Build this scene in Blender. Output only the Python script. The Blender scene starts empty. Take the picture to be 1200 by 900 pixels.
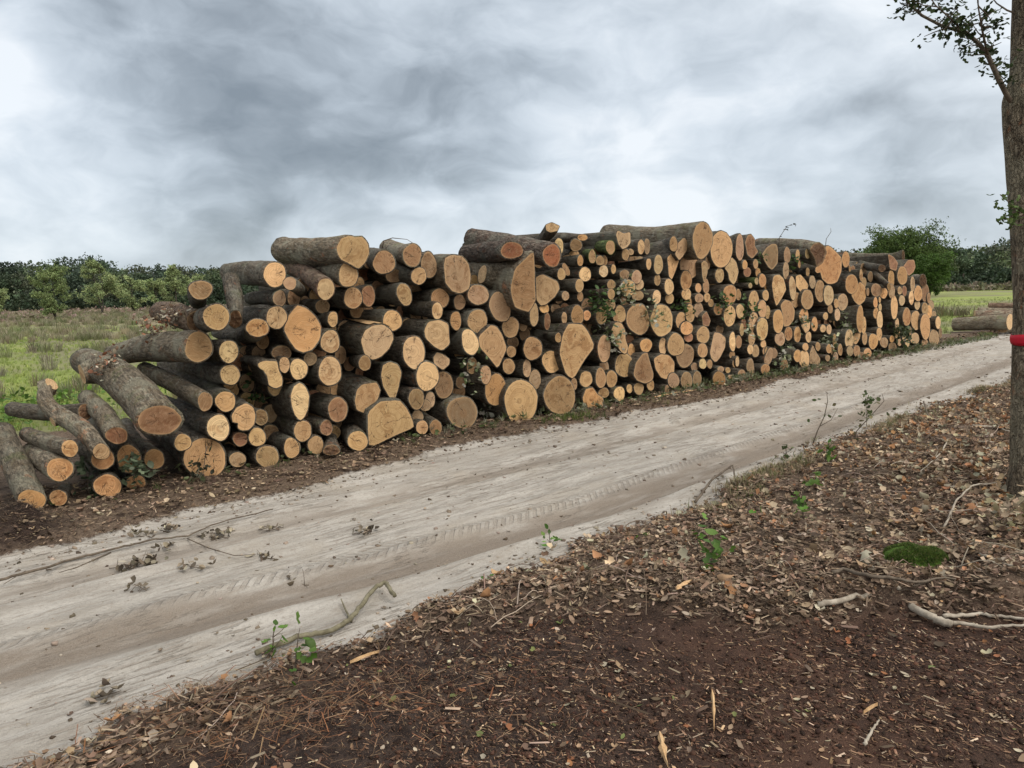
import bpy, math, random
import numpy as np
from mathutils import Vector, Matrix, noise as mnoise
random.seed(7)
rng = np.random.default_rng(11)
sc = bpy.context.scene
COL = sc.collection
R = math.radians

# ------------------------------------------------------------------ camera
W0, H0, FPX = 1200.0, 900.0, 867.0
EYE = 1.65
PITCH, ROLL = R(7.3), R(1.37)
camp = np.array([0.0, 0.0, EYE])
_f = np.array([0, math.cos(PITCH), -math.sin(PITCH)])
_r0 = np.array([1.0, 0, 0]); _u0 = np.array([0, math.sin(PITCH), math.cos(PITCH)])
_u = _u0*math.cos(ROLL) + _r0*math.sin(ROLL)
_r = _r0*math.cos(ROLL) - _u0*math.sin(ROLL)
cd = bpy.data.cameras.new('camera'); cam = bpy.data.objects.new('camera', cd); COL.objects.link(cam)
cd.sensor_width = 36; cd.lens = FPX/W0*36; cd.clip_start = .05; cd.clip_end = 4000
cam.matrix_world = Matrix(((_r[0], _u[0], -_f[0], 0), (_r[1], _u[1], -_f[1], 0), (_r[2], _u[2], -_f[2], EYE), (0, 0, 0, 1)))
sc.camera = cam

def ray(x, y):
    d = _r*(x-W0/2)/FPX - _u*(y-H0/2)/FPX + _f
    return d/np.linalg.norm(d)
def pix(P):
    v = np.asarray(P)-camp
    z = v@_f
    return np.array([W0/2+FPX*(v@_r)/z, H0/2-FPX*(v@_u)/z, z])
def at_depth(x, y, Y):
    d = ray(x, y); return camp + d*(Y/d[1])

# ------------------------------------------------------------------ noise
def _h(ix, iy, s):
    n = (ix.astype(np.int64)*374761393 + iy.astype(np.int64)*668265263 + s*982451653) & 0xffffffff
    n = ((n ^ (n >> 13))*1274126177) & 0xffffffff
    n = (n ^ (n >> 16)) & 0xffffffff
    return n/4294967295.0*2-1
def vn(x, y, s=0):
    x = np.asarray(x, float); y = np.asarray(y, float)
    ix = np.floor(x); iy = np.floor(y); fx = x-ix; fy = y-iy
    fx = fx*fx*(3-2*fx); fy = fy*fy*(3-2*fy)
    a = _h(ix, iy, s); b = _h(ix+1, iy, s); c = _h(ix, iy+1, s); d = _h(ix+1, iy+1, s)
    return (a*(1-fx)+b*fx)*(1-fy) + (c*(1-fx)+d*fx)*fy
def fbm(x, y, s=0, o=4):
    v = 0; a = 1; t = 0
    for k in range(o):
        v = v + a*vn(x*2**k, y*2**k, s+k*17); t += a; a *= .5
    return v/t
def sst(a, b, x):
    t = np.clip((x-a)/(b-a), 0, 1); return t*t*(3-2*t)

# ------------------------------------------------------------------ along-pile coordinates
def flat(x, y):
    d = ray(x, y); return (camp + d*(-EYE/d[2]))[:2]
PA, PB = flat(75, 590), flat(1100, 404)
SD = (PB-PA)/np.linalg.norm(PB-PA)
TD = np.array([SD[1], -SD[0]])           # towards the camera
def st(x, y):
    dx = np.asarray(x)-PA[0]; dy = np.asarray(y)-PA[1]
    return dx*SD[0]+dy*SD[1], dx*TD[0]+dy*TD[1]
def edge(pts):
    q = np.array([st(*flat(*p)) for p in pts]); q = q[np.argsort(q[:, 0])]
    a = q[0]+(q[0]-q[2])/(q[2, 0]-q[0, 0])*3.0*np.array([1, .8]); b = q[-1]+(q[-1]-q[-3])/(q[-1, 0]-q[-3, 0])*5.0*np.array([1, .8])
    return np.vstack([a, q, b])
FAR = edge([(0, 650), (83, 632), (208, 600), (312, 582), (400, 556), (560, 516), (700, 490), (850, 462), (1000, 427), (1100, 404), (1180, 389)])
NEAR = edge([(75, 889), (146, 822), (267, 790), (310, 760), (420, 739), (500, 712), (600, 668), (700, 622), (850, 572), (1000, 512), (1100, 474), (1180, 450)])
RUT1 = edge([(0, 772), (200, 722), (400, 672), (700, 590), (1180, 422)])
RUT2 = edge([(0, 690), (200, 640), (400, 590), (700, 520), (1180, 397)])
def ev(E, s):
    sl0 = 0; return np.interp(s, E[:, 0], E[:, 1])
PEAT = edge([(100, 940), (190, 850), (300, 810), (400, 775), (560, 738), (700, 728), (900, 738), (1200, 752)])

def zones(x, y):
    s, t = st(x, y)
    n = fbm(x*1.3, y*1.3, 3)*.28 + fbm(x*6, y*6, 9)*.10
    far = ev(FAR, s)+n*.8; near = ev(NEAR, s)+n
    road = np.minimum(sst(-.10, .10, t-far), sst(-.12, .12, near-t))
    floor = sst(-.12, .12, t-near)
    # bare peat close to the camera
    pe = sst(-.25, .35, t-ev(PEAT, s)+fbm(x*.9, y*.9, 21)*.5)*floor
    lim = sst(9.5, 7.0, np.hypot(x-1, y-0))
    pe = pe*lim
    mx, my = flat(2, 632); hp = sst(.0, .5, 1.15-np.hypot(x-mx, y-my)/.42+n*.6); pe = np.maximum(pe, hp); road = road*(1-hp)
    grass = sst(-3.2, -4.4, t + fbm(x*.5, y*.5, 33)*.8)
    grass = np.maximum(grass, sst(-.9, -1.5, t+fbm(x*.8, y*.8, 5)*.5)*np.maximum(sst(-.2, -1.2, s+fbm(x, y, 8)*.4), sst(22.5, 24, s)))
    d = np.hypot(x, y)
    heath = sst(52, 66, d+fbm(x*.05, y*.05, 40)*16)*sst(190, 130, d)*sst(20, -10, x)*grass
    return s, t, road, floor, pe, grass, heath, far, near

def ground_h(x, y):
    x = np.asarray(x, float); y = np.asarray(y, float)
    s, t, road, floor, pe, grass, heath, far, near = zones(x, y)
    d = np.hypot(x, y); fine = sst(45, 12, d)
    h = fbm(x*.25, y*.25, 50)*.04*sst(3, 10, d)
    hr = -.035 + .016*vn(s*.35, t*9, 60) + .009*vn(s*1.0, t*24, 61) + .012*fbm(x*1.1, y*1.1, 62)
    r1 = t-ev(RUT1, s); r2 = t-ev(RUT2, s)
    for r, dp in ((r1, .05), (r2, .035)):
        hr = hr - dp*np.exp(-(r/.17)**4) + .03*np.exp(-((np.abs(r)-.27)/.07)**2)*(.6+.5*vn(s*2.5, t*2, 64))
    lug = np.exp(-((r1+.30)/.10)**4)
    hr = hr - lug*.012
    hv = .01 + .03*fbm(x*1.6, y*1.6, 70) + .015*fbm(x*8, y*8, 71)
    bank = sst(0, 1.1, t-near)
    hf = .02 + .12*bank + .07*fbm(x*1.2, y*1.2, 80) + .085*fbm(x*3.1, y*3.1, 83)*bank*(1-.7*pe) + .018*fbm(x*9, y*9, 81)
    ridge = np.exp(-((t-ev(PEAT, s)+.35)/.30)**2)*floor*sst(9, 6.5, d)
    hf = hf + .09*ridge*(.6+.6*fbm(x*2, y*2, 85)) - .07*pe + pe*.012*fbm(x*16, y*16, 84)
    far_t = sst(14, 22, t)
    hf = hf*(1-far_t)
    hg = .03*fbm(x*.9, y*.9, 90) + .012*vn(x*5, y*5, 91)
    base = hv*(1-grass)+hg*grass
    out = base*(1-floor)*(1-road) + hf*floor*(1-road) + hr*road
    out = h*sst(0, 1, 1-road*.8) + out*(.25+.75*fine)
    # small heap of dug soil at the left road edge
    mx, my = flat(2, 632)
    out = out + .24*np.exp(-((x-mx)**2+(y-my)**2)/.09)*(1+.5*fbm(x*7, y*7, 95))
    return out
def gh(x, y): return float(ground_h(np.array([x]), np.array([y]))[0])
def gp(px, py, dz=0.0):
    """point on the ground seen at a photo pixel"""
    d = ray(px, py); z = 0.0
    for _ in range(6):
        P = camp+d*((z-EYE)/d[2]); z = gh(P[0], P[1])
    P = camp+d*((z-EYE)/d[2]); P[2] = z+dz
    return P

# ------------------------------------------------------------------ object helpers
def tag(o, label=None, cat=None, group=None, kind=None):
    if label: o['label'] = label
    if cat: o['category'] = cat
    if group: o['group'] = group
    if kind: o['kind'] = kind
    return o
def empty(name, loc, label, cat, group=None, kind=None):
    o = bpy.data.objects.new(name, None); COL.objects.link(o); o.location = loc; o.empty_display_size = .1
    return tag(o, label, cat, group, kind)
def mesh_obj(name, verts, faces, mat, parent=None, cols=None, smooth=True, loc=None, attrs=None):
    me = bpy.data.meshes.new(name)
    verts = np.asarray(verts, np.float32)
    if isinstance(faces, np.ndarray):
        k = faces.shape[1]; nf = len(faces)
        me.vertices.add(len(verts)); me.vertices.foreach_set('co', verts.ravel())
        me.loops.add(nf*k); me.loops.foreach_set('vertex_index', faces.astype(np.int32).ravel())
        me.polygons.add(nf); me.polygons.foreach_set('loop_start', np.arange(0, nf*k, k, dtype=np.int32))
        me.polygons.foreach_set('loop_total', np.full(nf, k, np.int32))
        me.update(calc_edges=True)
    else:
        me.from_pydata([tuple(map(float, v)) for v in verts], [], faces)
    me.validate()
    if cols is not None:
        a = me.color_attributes.new('tint', 'FLOAT_COLOR', 'POINT')
        a.data.foreach_set('color', np.asarray(cols, np.float32).ravel())
    if attrs:
        for k_, v_ in attrs.items():
            a = me.attributes.new(k_, 'FLOAT', 'POINT'); a.data.foreach_set('value', np.asarray(v_, np.float32))
    if smooth: me.polygons.foreach_set('use_smooth', np.ones(len(me.polygons), bool))
    if mat: me.materials.append(mat)
    o = bpy.data.objects.new(name, me); COL.objects.link(o)
    if parent is not None: o.parent = parent
    if loc is not None: o.location = loc
    return o

def tube(pts, rads, n=8, cap=True, jit=0.0, seed=0):
    """swept tube through points; returns verts, faces"""
    P = np.asarray(pts, float); m = len(P)
    rads = np.broadcast_to(np.asarray(rads, float), (m,))
    rg = np.random.default_rng(seed)
    T = np.gradient(P, axis=0); T /= np.linalg.norm(T, axis=1)[:, None]+1e-9
    up = np.array([0, 0, 1.0]) if abs(T[0][2]) < .9 else np.array([1.0, 0, 0])
    A = np.cross(T[0], up); A /= np.linalg.norm(A)
    V = []; ph = np.arange(n)*2*math.pi/n
    for i in range(m):
        A = A - T[i]*(A@T[i]); A /= np.linalg.norm(A)+1e-9
        B = np.cross(T[i], A)
        rr = rads[i]*(1+jit*rg.uniform(-1, 1, n))
        V.append(P[i]+np.outer(np.cos(ph)*rr, A)+np.outer(np.sin(ph)*rr, B))
    V = np.concatenate(V)
    F = [(i*n+j, i*n+(j+1) % n, (i+1)*n+(j+1) % n, (i+1)*n+j) for i in range(m-1) for j in range(n)]
    if cap: F += [tuple(range(n))[::-1], tuple((m-1)*n+j for j in range(n))]
    return V, F
class MB:
    def __init__(s): s.v = []; s.f = []; s.n = 0
    def add(s, V, F):
        s.v.append(np.asarray(V, float)); s.f += [tuple(i+s.n for i in f) for f in F]; s.n += len(V); return s
    def build(s, name, mat, parent=None, **k):
        return mesh_obj(name, np.concatenate(s.v), s.f, mat, parent, **k)

def scatter(name, tmpl, pos, scale, nrm_tilt, cols, mat, parent=None, rotz=None, nrm=None, sz=None):
    """merge copies of small templates [(V,F ndarray)] into one mesh"""
    pos = np.asarray(pos, float); N = len(pos)
    scale = np.broadcast_to(np.asarray(scale, float), (N,))
    tid = rng.integers(0, len(tmpl), N)
    rz = rng.uniform(0, 2*math.pi, N) if rotz is None else rotz
    ax = rng.uniform(0, 2*math.pi, N); tl = np.abs(rng.normal(0, 1, N))*nrm_tilt
    Vs = []; Fs = []; Cs = []; off = 0
    for k, (tv, tf) in enumerate(tmpl):
        ids = np.where(tid == k)[0]
        if not len(ids): continue
        v = tv[None]*scale[ids][:, None, None]
        c, s = np.cos(rz[ids])[:, None], np.sin(rz[ids])[:, None]
        x = v[..., 0]*c-v[..., 1]*s; y = v[..., 0]*s+v[..., 1]*c; z = v[..., 2]
        kx, ky = np.cos(ax[ids])[:, None], np.sin(ax[ids])[:, None]
        ct, sn = np.cos(tl[ids])[:, None], np.sin(tl[ids])[:, None]
        dot = kx*x+ky*y
        X = x*ct + ky*z*sn + kx*dot*(1-ct)
        Y = y*ct - kx*z*sn + ky*dot*(1-ct)
        Z = z*ct + (kx*y-ky*x)*sn
        VV = np.stack([X, Y, Z], -1)+pos[ids][:, None, :]
        n = tv.shape[0]
        Vs.append(VV.reshape(-1, 3)); Cs.append(np.repeat(cols[ids], n, axis=0))
        Fs.append((tf[None]+(np.arange(len(ids))*n)[:, None, None]+off).reshape(-1, tf.shape[1])); off += n*len(ids)
    V = np.concatenate(Vs); F = np.concatenate(Fs); C = np.concatenate(Cs)
    if C.shape[1] == 3: C = np.concatenate([C, np.ones((len(C), 1))], 1)
    return mesh_obj(name, V, F, mat, parent, cols=C, smooth=False)

# leaf-like templates (all triangles)
def leaf_t(w=.32, curl=.25, lob=0):
    xs = [0, .25, .5, .75, 1.0]; ws = [0.02, .8, 1.0, .7, .02]
    if lob: ws = [.02, .95, .45, 1.0, .05]
    V = []; F = []
    for i, (x, ww) in enumerate(zip(xs, ws)):
        z = curl*(x-.5)**2*1.2
        V += [(x-.5, -w*ww, z+curl*.5*ww*ww*w), (x-.5, 0, z-.02), (x-.5, w*ww, z+curl*.6*ww*ww*w)]
    for i in range(4):
        a = i*3; b = a+3
        F += [(a, b, b+1), (a, b+1, a+1), (a+1, b+1, b+2), (a+1, b+2, a+2)]
    return np.array(V, float), np.array(F)
def sliver_t(w=.1, h=.04):
    V = [(-.5, -w*.4, 0), (-.45, w*.5, 0), (.45, w*.35, 0), (.5, -w*.5, 0), (-.4, 0, h), (.4, 0, h*.8)]
    F = [(0, 3, 5), (0, 5, 4), (1, 4, 5), (1, 5, 2), (0, 4, 1), (3, 2, 5)]
    return np.array(V, float), np.array(F)
QUAD2 = (np.array([(-.5, -.32, 0), (.0, -.42, .10), (.5, 0, 0), (0, .42, .10), (-.5, .3, -.05)], float), np.array([(0, 1, 4), (1, 3, 4), (1, 2, 3)]))
CLUMP = []
for _k in range(6):
    vv = []; ff = []
    for j in range(5):
        c = rng.normal(0, .35, 3); a = rng.normal(0, 1, 3); a /= np.linalg.norm(a); b = np.cross(a, rng.normal(0, 1, 3)); b /= np.linalg.norm(b)
        s_ = rng.uniform(.25, .42); q = len(vv)
        vv += [c-a*s_, c+b*s_*.6, c+a*s_, c-b*s_*.6]; ff += [(q, q+1, q+2), (q, q+2, q+3)]
    CLUMP.append((np.array(vv), np.array(ff)))
def jitc(base, n, amt=.25, hue=.03):
    b = np.asarray(base)[None]*np.exp(rng.normal(0, amt, (n, 1)))*(1+rng.normal(0, hue, (n, 3)))
    return np.clip(b, 0.004, .95)
def pickc(bases, n, amt=.25, hue=.03, p=None):
    hue = min(hue, .03); bases = np.asarray(bases); i = rng.choice(len(bases), n, p=p)
    b = bases[i]*np.exp(rng.normal(0, amt, (n, 1)))*(1+rng.normal(0, hue, (n, 3)))
    return np.clip(b, 0.004, .95)
# ------------------------------------------------------------------ materials
class NT:
    def __init__(s, name, world=False):
        if world: s.t = world.node_tree
        else:
            s.m = bpy.data.materials.new(name); s.m.use_nodes = True; s.t = s.m.node_tree
        s.t.nodes.clear()
    def n(s, typ, **kw):
        nd = s.t.nodes.new(typ)
        for k, v in kw.items():
            if k.startswith('i_'):
                key = k[2:].replace('_', ' ')
                try: key = int(key)
                except ValueError: pass
                s.put(nd.inputs[key], v)
            else: setattr(nd, k, v)
        return nd
    def put(s, inp, v):
        if isinstance(v, bpy.types.NodeSocket): s.t.links.new(v, inp)
        elif isinstance(v, bpy.types.Node): s.t.links.new(v.outputs[0], inp)
        else:
            if hasattr(inp.default_value, '__len__') and not hasattr(v, '__len__'): v = (v,)*len(inp.default_value)
            if hasattr(v, '__len__') and len(v) == 3 and len(inp.default_value) == 4: v = tuple(v)+(1,)
            inp.default_value = v
    def math(s, op, a, b=0.0, c=None, clamp=False):
        nd = s.t.nodes.new('ShaderNodeMath'); nd.operation = op; nd.use_clamp = clamp
        s.put(nd.inputs[0], a); s.put(nd.inputs[1], b)
        if c is not None: s.put(nd.inputs[2], c)
        return nd.outputs[0]
    def vm(s, op, a, b=None, sc_=None):
        nd = s.t.nodes.new('ShaderNodeVectorMath'); nd.operation = op
        s.put(nd.inputs[0], a)
        if b is not None: s.put(nd.inputs[1], b)
        if sc_ is not None: s.put(nd.inputs['Scale'], sc_)
        return nd.outputs['Value'] if op in ('LENGTH', 'DISTANCE', 'DOT_PRODUCT') else nd.outputs[0]
    def mix(s, fac, a, b, mode='MIX'):
        nd = s.t.nodes.new('ShaderNodeMix'); nd.data_type = 'RGBA'; nd.blend_type = mode; nd.clamp_factor = True
        s.put(nd.inputs[0], fac); s.put(nd.inputs[6], a); s.put(nd.inputs[7], b); return nd.outputs[2]
    def noise(s, vec, scale, detail=4, rough=.55, dist=0.0, w=None):
        nd = s.t.nodes.new('ShaderNodeTexNoise')
        if w is not None: nd.noise_dimensions = '4D'; s.put(nd.inputs['W'], w)
        s.put(nd.inputs['Vector'], vec); nd.inputs['Scale'].default_value = scale; nd.inputs['Detail'].default_value = detail
        nd.inputs['Roughness'].default_value = rough; nd.inputs['Distortion'].default_value = dist
        return nd.outputs['Fac']
    def ramp(s, fac, stops, interp='LINEAR'):
        nd = s.t.nodes.new('ShaderNodeValToRGB'); nd.color_ramp.interpolation = interp
        el = nd.color_ramp.elements
        while len(el) < len(stops): el.new(.5)
        for e, (p, c) in zip(el, stops):
            e.position = p; e.color = (c, c, c, 1) if not hasattr(c, '__len__') else tuple(c)+(1,)
        s.put(nd.inputs[0], fac); return nd.outputs[0]
    def mr(s, v, a, b, c=0.0, d=1.0):
        nd = s.t.nodes.new('ShaderNodeMapRange'); nd.interpolation_type = 'SMOOTHSTEP'
        s.put(nd.inputs[0], v)
        for i, q in enumerate((a, b, c, d)): s.put(nd.inputs[i+1], q)
        return nd.outputs[0]
    def scale(s, vec, v3):
        return s.vm('MULTIPLY', vec, v3)
    def bump(s, h, strength=.5, dist=.01, normal=None):
        nd = s.t.nodes.new('ShaderNodeBump'); nd.inputs['Strength'].default_value = strength; nd.inputs['Distance'].default_value = dist
        s.put(nd.inputs['Height'], h)
        if normal is not None: s.put(nd.inputs['Normal'], normal)
        return nd.outputs[0]
    def out(s, color, rough=.85, normal=None, spec=.25, extra=None):
        p = s.t.nodes.new('ShaderNodeBsdfPrincipled'); s.put(p.inputs['Base Color'], color); s.put(p.inputs['Roughness'], rough)
        p.inputs['Specular IOR Level'].default_value = spec
        if normal is not None: s.put(p.inputs['Normal'], normal)
        if extra:
            for k, v in extra.items(): s.put(p.inputs[k], v)
        o = s.t.nodes.new('ShaderNodeOutputMaterial'); s.t.links.new(p.outputs[0], o.inputs[0]); return s.m

def own_coords(N, merged):
    # separate logs use their own axes and colour; the merged small logs carry the same values as mesh attributes
    if merged:
        return (N.n('ShaderNodeAttribute', attribute_name='oc').outputs['Vector'], N.n('ShaderNodeAttribute', attribute_name='tint').outputs['Color'], N.n('ShaderNodeAttribute', attribute_name='rnd').outputs['Fac'])
    oi = N.n('ShaderNodeObjectInfo')
    return N.n('ShaderNodeTexCoord').outputs['Object'], oi.outputs['Color'], oi.outputs['Random']
def m_bark(name, c1, c2, c3, moss=.35, deep=1.0, scl=1.0, merged=False):
    N = NT(name)
    tc, ocol, rnd = own_coords(N, merged)
    off = N.vm('SCALE', (13.1, 7.7, 3.3), sc_=N.math('MULTIPLY', rnd, 40.0))
    p = N.vm('ADD', tc, off)
    ps = N.scale(p, (1, 1, .22))
    n1 = N.noise(ps, 38*scl, 5, .65, .3); n2 = N.noise(p, 3.2, 4, .6); n3 = N.noise(N.scale(p, (1, 1, .5)), 11, 4, .6)
    n4 = N.noise(p, 120, 3, .7)
    base = N.mix(N.mr(n1, .38, .62), c1, c2)
    base = N.mix(N.mr(n3, .50, .62), base, c3)
    scar = N.math('MULTIPLY', N.mr(N.noise(N.scale(p, (1, 1, .6)), 6.5, 5, .7, .6), .60, .66), .85)
    base = N.mix(scar, base, (.19, .095, .055))
    lich = N.mr(N.noise(N.scale(p, (1, 1, .7)), 19, 5, .75, .8), .57, .64)
    base = N.mix(N.math('MULTIPLY', lich, .55), base, (.24, .235, .20))
    base = N.mix(N.math('MULTIPLY', N.mr(N.noise(ps, 60*scl, 4, .7), .56, .66), .8), base, (.022, .018, .014))
    pale = N.mix(N.mr(n2, .5, .62), base, N.mix(.55, base, (.17, .165, .13)))
    geo = N.n('ShaderNodeNewGeometry')
    sep = N.n('ShaderNodeSeparateXYZ', i_0=geo.outputs['Normal'])
    mz = N.mr(sep.outputs[2], .0, .9)
    mm = N.math('MULTIPLY', N.mr(N.noise(p, 4.5, 4, .6, 0), .56, .68), N.math('MULTIPLY_ADD', mz, .8, .2))
    mm = N.math('MULTIPLY', mm, moss)
    col = N.mix(mm, pale, (.075, .095, .03))
    col = N.mix(N.mr(n4, .62, .74), col, N.mix(.6, col, (.28, .27, .23)))
    col = N.mix(1.0, col, ocol, 'MULTIPLY')
    fur = N.n('ShaderNodeTexVoronoi', feature='DISTANCE_TO_EDGE', i_Vector=N.scale(N.vm('ADD', p, N.vm('SCALE', N.n('ShaderNodeTexNoise', i_Vector=p, i_Scale=14.0).outputs['Color'], sc_=.12)), (1, 1, .16)), i_Scale=34*scl)
    h = N.math('ADD', N.math('MULTIPLY', n1, .8), N.math('ADD', N.math('MULTIPLY', N.mr(fur.outputs[0], 0, .12), .5*deep), N.math('MULTIPLY', n4, .25)))
    h = N.math('ADD', h, N.math('MULTIPLY', n3, 1.9))
    return N.out(col, .88, N.bump(h, 1.0, .02*deep), .25)

def m_cut(merged=False):
    N = NT('sawn_wood')
    tc, c, rnd = own_coords(N, merged)
    w = N.math('MULTIPLY', rnd, 50.0)
    off = N.vm('SCALE', (1.0, .7, 0), sc_=N.math('MULTIPLY_ADD', rnd, .05, -.025))
    p = N.vm('ADD', tc, off)
    wob = N.noise(p, 7, 3, .6, 0, w)
    sx = N.n('ShaderNodeSeparateXYZ', i_0=p)
    x, y = sx.outputs[0], sx.outputs[1]
    rad = N.vm('LENGTH', N.n('ShaderNodeCombineXYZ', i_0=x, i_1=y).outputs[0])
    rr = N.math('MULTIPLY', rad, N.math('MULTIPLY_ADD', wob, .55, .72))
    ring = N.noise(N.n('ShaderNodeCombineXYZ', i_0=rr, i_1=w).outputs[0], 95, 2, .5)
    ring2 = N.noise(N.n('ShaderNodeCombineXYZ', i_0=rr, i_1=w).outputs[0], 22, 1, .5)
    ang = N.math('ARCTAN2', y, x)
    # rotated saw-mark direction
    rot = N.n('ShaderNodeVectorRotate', rotation_type='Z_AXIS', i_Vector=p, i_Angle=N.math('MULTIPLY', rnd, 6.28))
    saw = N.noise(N.scale(rot.outputs[0], (14, 120, 1)), 1.6, 3, .6, 0, w)
    blot = N.noise(p, 9, 4, .65, .4, w)
    spk = N.noise(p, 160, 2, .6)
    col = N.mix(N.mr(ring, .40, .66), c, N.mix(.42, c, (.16, .075, .025)))
    col = N.mix(N.math('MULTIPLY', N.mr(ring2, .45, .65), .35), col, N.mix(.5, c, (.25, .11, .04)))
    heart = N.mr(rr, .0, N.math('MULTIPLY_ADD', blot, .09, .02), 1, 0)
    col = N.mix(N.math('MULTIPLY', heart, .38), col, N.mix(.6, c, (.17, .09, .04)))
    col = N.mix(N.math('MULTIPLY', N.mr(blot, .50, .72), .55), col, N.mix(.55, c, (.14, .07, .03)))
    col = N.mix(N.math('MULTIPLY', N.mr(saw, .50, .68), .35), col, N.mix(.55, c, (.75, .58, .36)))
    col = N.mix(N.math('MULTIPLY', N.mr(spk, .6, .75), .4), col, N.mix(.5, c, (.12, .06, .03)))
    # drying cracks from the pith
    av = N.n('ShaderNodeCombineXYZ', i_0=N.math('MULTIPLY', N.math('COSINE', ang), 1.0), i_1=N.math('SINE', ang), i_2=N.math('MULTIPLY', rad, 1.3)).outputs[0]
    cr = N.noise(av, 2.6, 4, .62, 0, N.math('ADD', w, 5.0))
    crk = N.mr(N.math('ABSOLUTE', N.math('SUBTRACT', cr, .5)), .002, .016, 1, 0)
    sel = N.mr(N.noise(p, 11, 2, .5, 0, N.math('ADD', w, 9.0)), .52, .60)
    crk = N.math('MULTIPLY', crk, sel)
    col = N.mix(N.math('MULTIPLY', crk, .85), col, (.035, .018, .01))
    # one long warped split across some ends, and a sharper-edged two-tone heartwood patch
    rs = N.n('ShaderNodeSeparateXYZ', i_0=rot.outputs[0])
    wl = N.math('ADD', rs.outputs[1], N.math('MULTIPLY', N.math('SUBTRACT', N.noise(p, 16, 4, .7, 0, w), .5), .09))
    sp1 = N.mr(N.math('ABSOLUTE', wl), .0008, .0035, 1, 0)
    r2 = N.math('FRACT', N.math('MULTIPLY', rnd, 37.0))
    sp1 = N.math('MULTIPLY', N.math('MULTIPLY', sp1, N.mr(rs.outputs[0], -.02, .0)), N.math('GREATER_THAN', r2, .45))
    crk = N.math('MAXIMUM', crk, sp1)
    two = N.math('MULTIPLY', N.mr(N.noise(p, 6.5, 4, .65, .8, N.math('ADD', w, 3.0)), .52, .57), N.mr(N.math('FRACT', N.math('MULTIPLY', rnd, 91.0)), .3, .9, .1, .75))
    col = N.mix(two, col, N.mix(1.0, col, (.66, .56, .48), 'MULTIPLY'))
    col = N.mix(N.math('MULTIPLY', crk, .9), col, (.03, .016, .01))
    rim = N.n('ShaderNodeAttribute', attribute_name='rim').outputs['Fac']
    col = N.mix(N.mr(rim, .3, 1.0, 0, .75), col, N.mix(.55, c, (.62, .40, .20)))
    col = N.mix(N.mr(rim, .90, 1.0, 0, .75), col, (.14, .08, .05))
    h = N.math('ADD', N.math('MULTIPLY', saw, .6), N.math('SUBTRACT', N.math('MULTIPLY', ring, .3), N.math('MULTIPLY', crk, 2.5)))
    return N.out(col, .75, N.bump(h, .5, .004), .25)

def m_tint(name, rough=.8, spec=.2, bump=0, bs=60, trans=0, vary=.3, vs=8):
    """colour from the mesh's own tint attribute"""
    N = NT(name)
    a = N.n('ShaderNodeAttribute', attribute_name='tint').outputs['Color']
    tc = N.n('ShaderNodeTexCoord').outputs['Object']
    nn = N.noise(tc, vs, 3, .6)
    col = N.mix(N.math('MULTIPLY', N.mr(nn, .3, .7), vary), a, N.mix(1.0, a, (.45, .45, .42), 'MULTIPLY'))
    nm = N.bump(N.noise(tc, bs, 3, .6), .5, bump) if bump else None
    p = N.t.nodes.new('ShaderNodeBsdfPrincipled'); N.put(p.inputs['Base Color'], col); p.inputs['Roughness'].default_value = rough
    p.inputs['Specular IOR Level'].default_value = spec
    if nm: N.put(p.inputs['Normal'], nm)
    o = N.t.nodes.new('ShaderNodeOutputMaterial')
    if trans:
        tr = N.n('ShaderNodeBsdfTranslucent', i_Color=col); mx = N.n('ShaderNodeMixShader', i_0=trans)
        N.put(mx.inputs[1], p.outputs[0]); N.put(mx.inputs[2], tr.outputs[0]); N.t.links.new(mx.outputs[0], o.inputs[0])
    else: N.t.links.new(p.outputs[0], o.inputs[0])
    return N.m

def m_plain(name, c1, c2, sc_=12, rough=.85, bump=.004, spec=.2, stretch=(1, 1, 1)):
    N = NT(name)
    tc = N.n('ShaderNodeTexCoord').outputs['Object']; p = N.scale(tc, stretch)
    n = N.noise(p, sc_, 5, .65); n2 = N.noise(p, sc_*7, 3, .6)
    col = N.mix(N.mr(n, .3, .7), c1, c2)
    col = N.mix(N.math('MULTIPLY', N.mr(n2, .5, .75), .4), col, N.mix(1.0, col, (.5, .48, .45), 'MULTIPLY'))
    return N.out(col, rough, N.bump(N.math('ADD', n, N.math('MULTIPLY', n2, .5)), .8, bump), spec)

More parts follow.
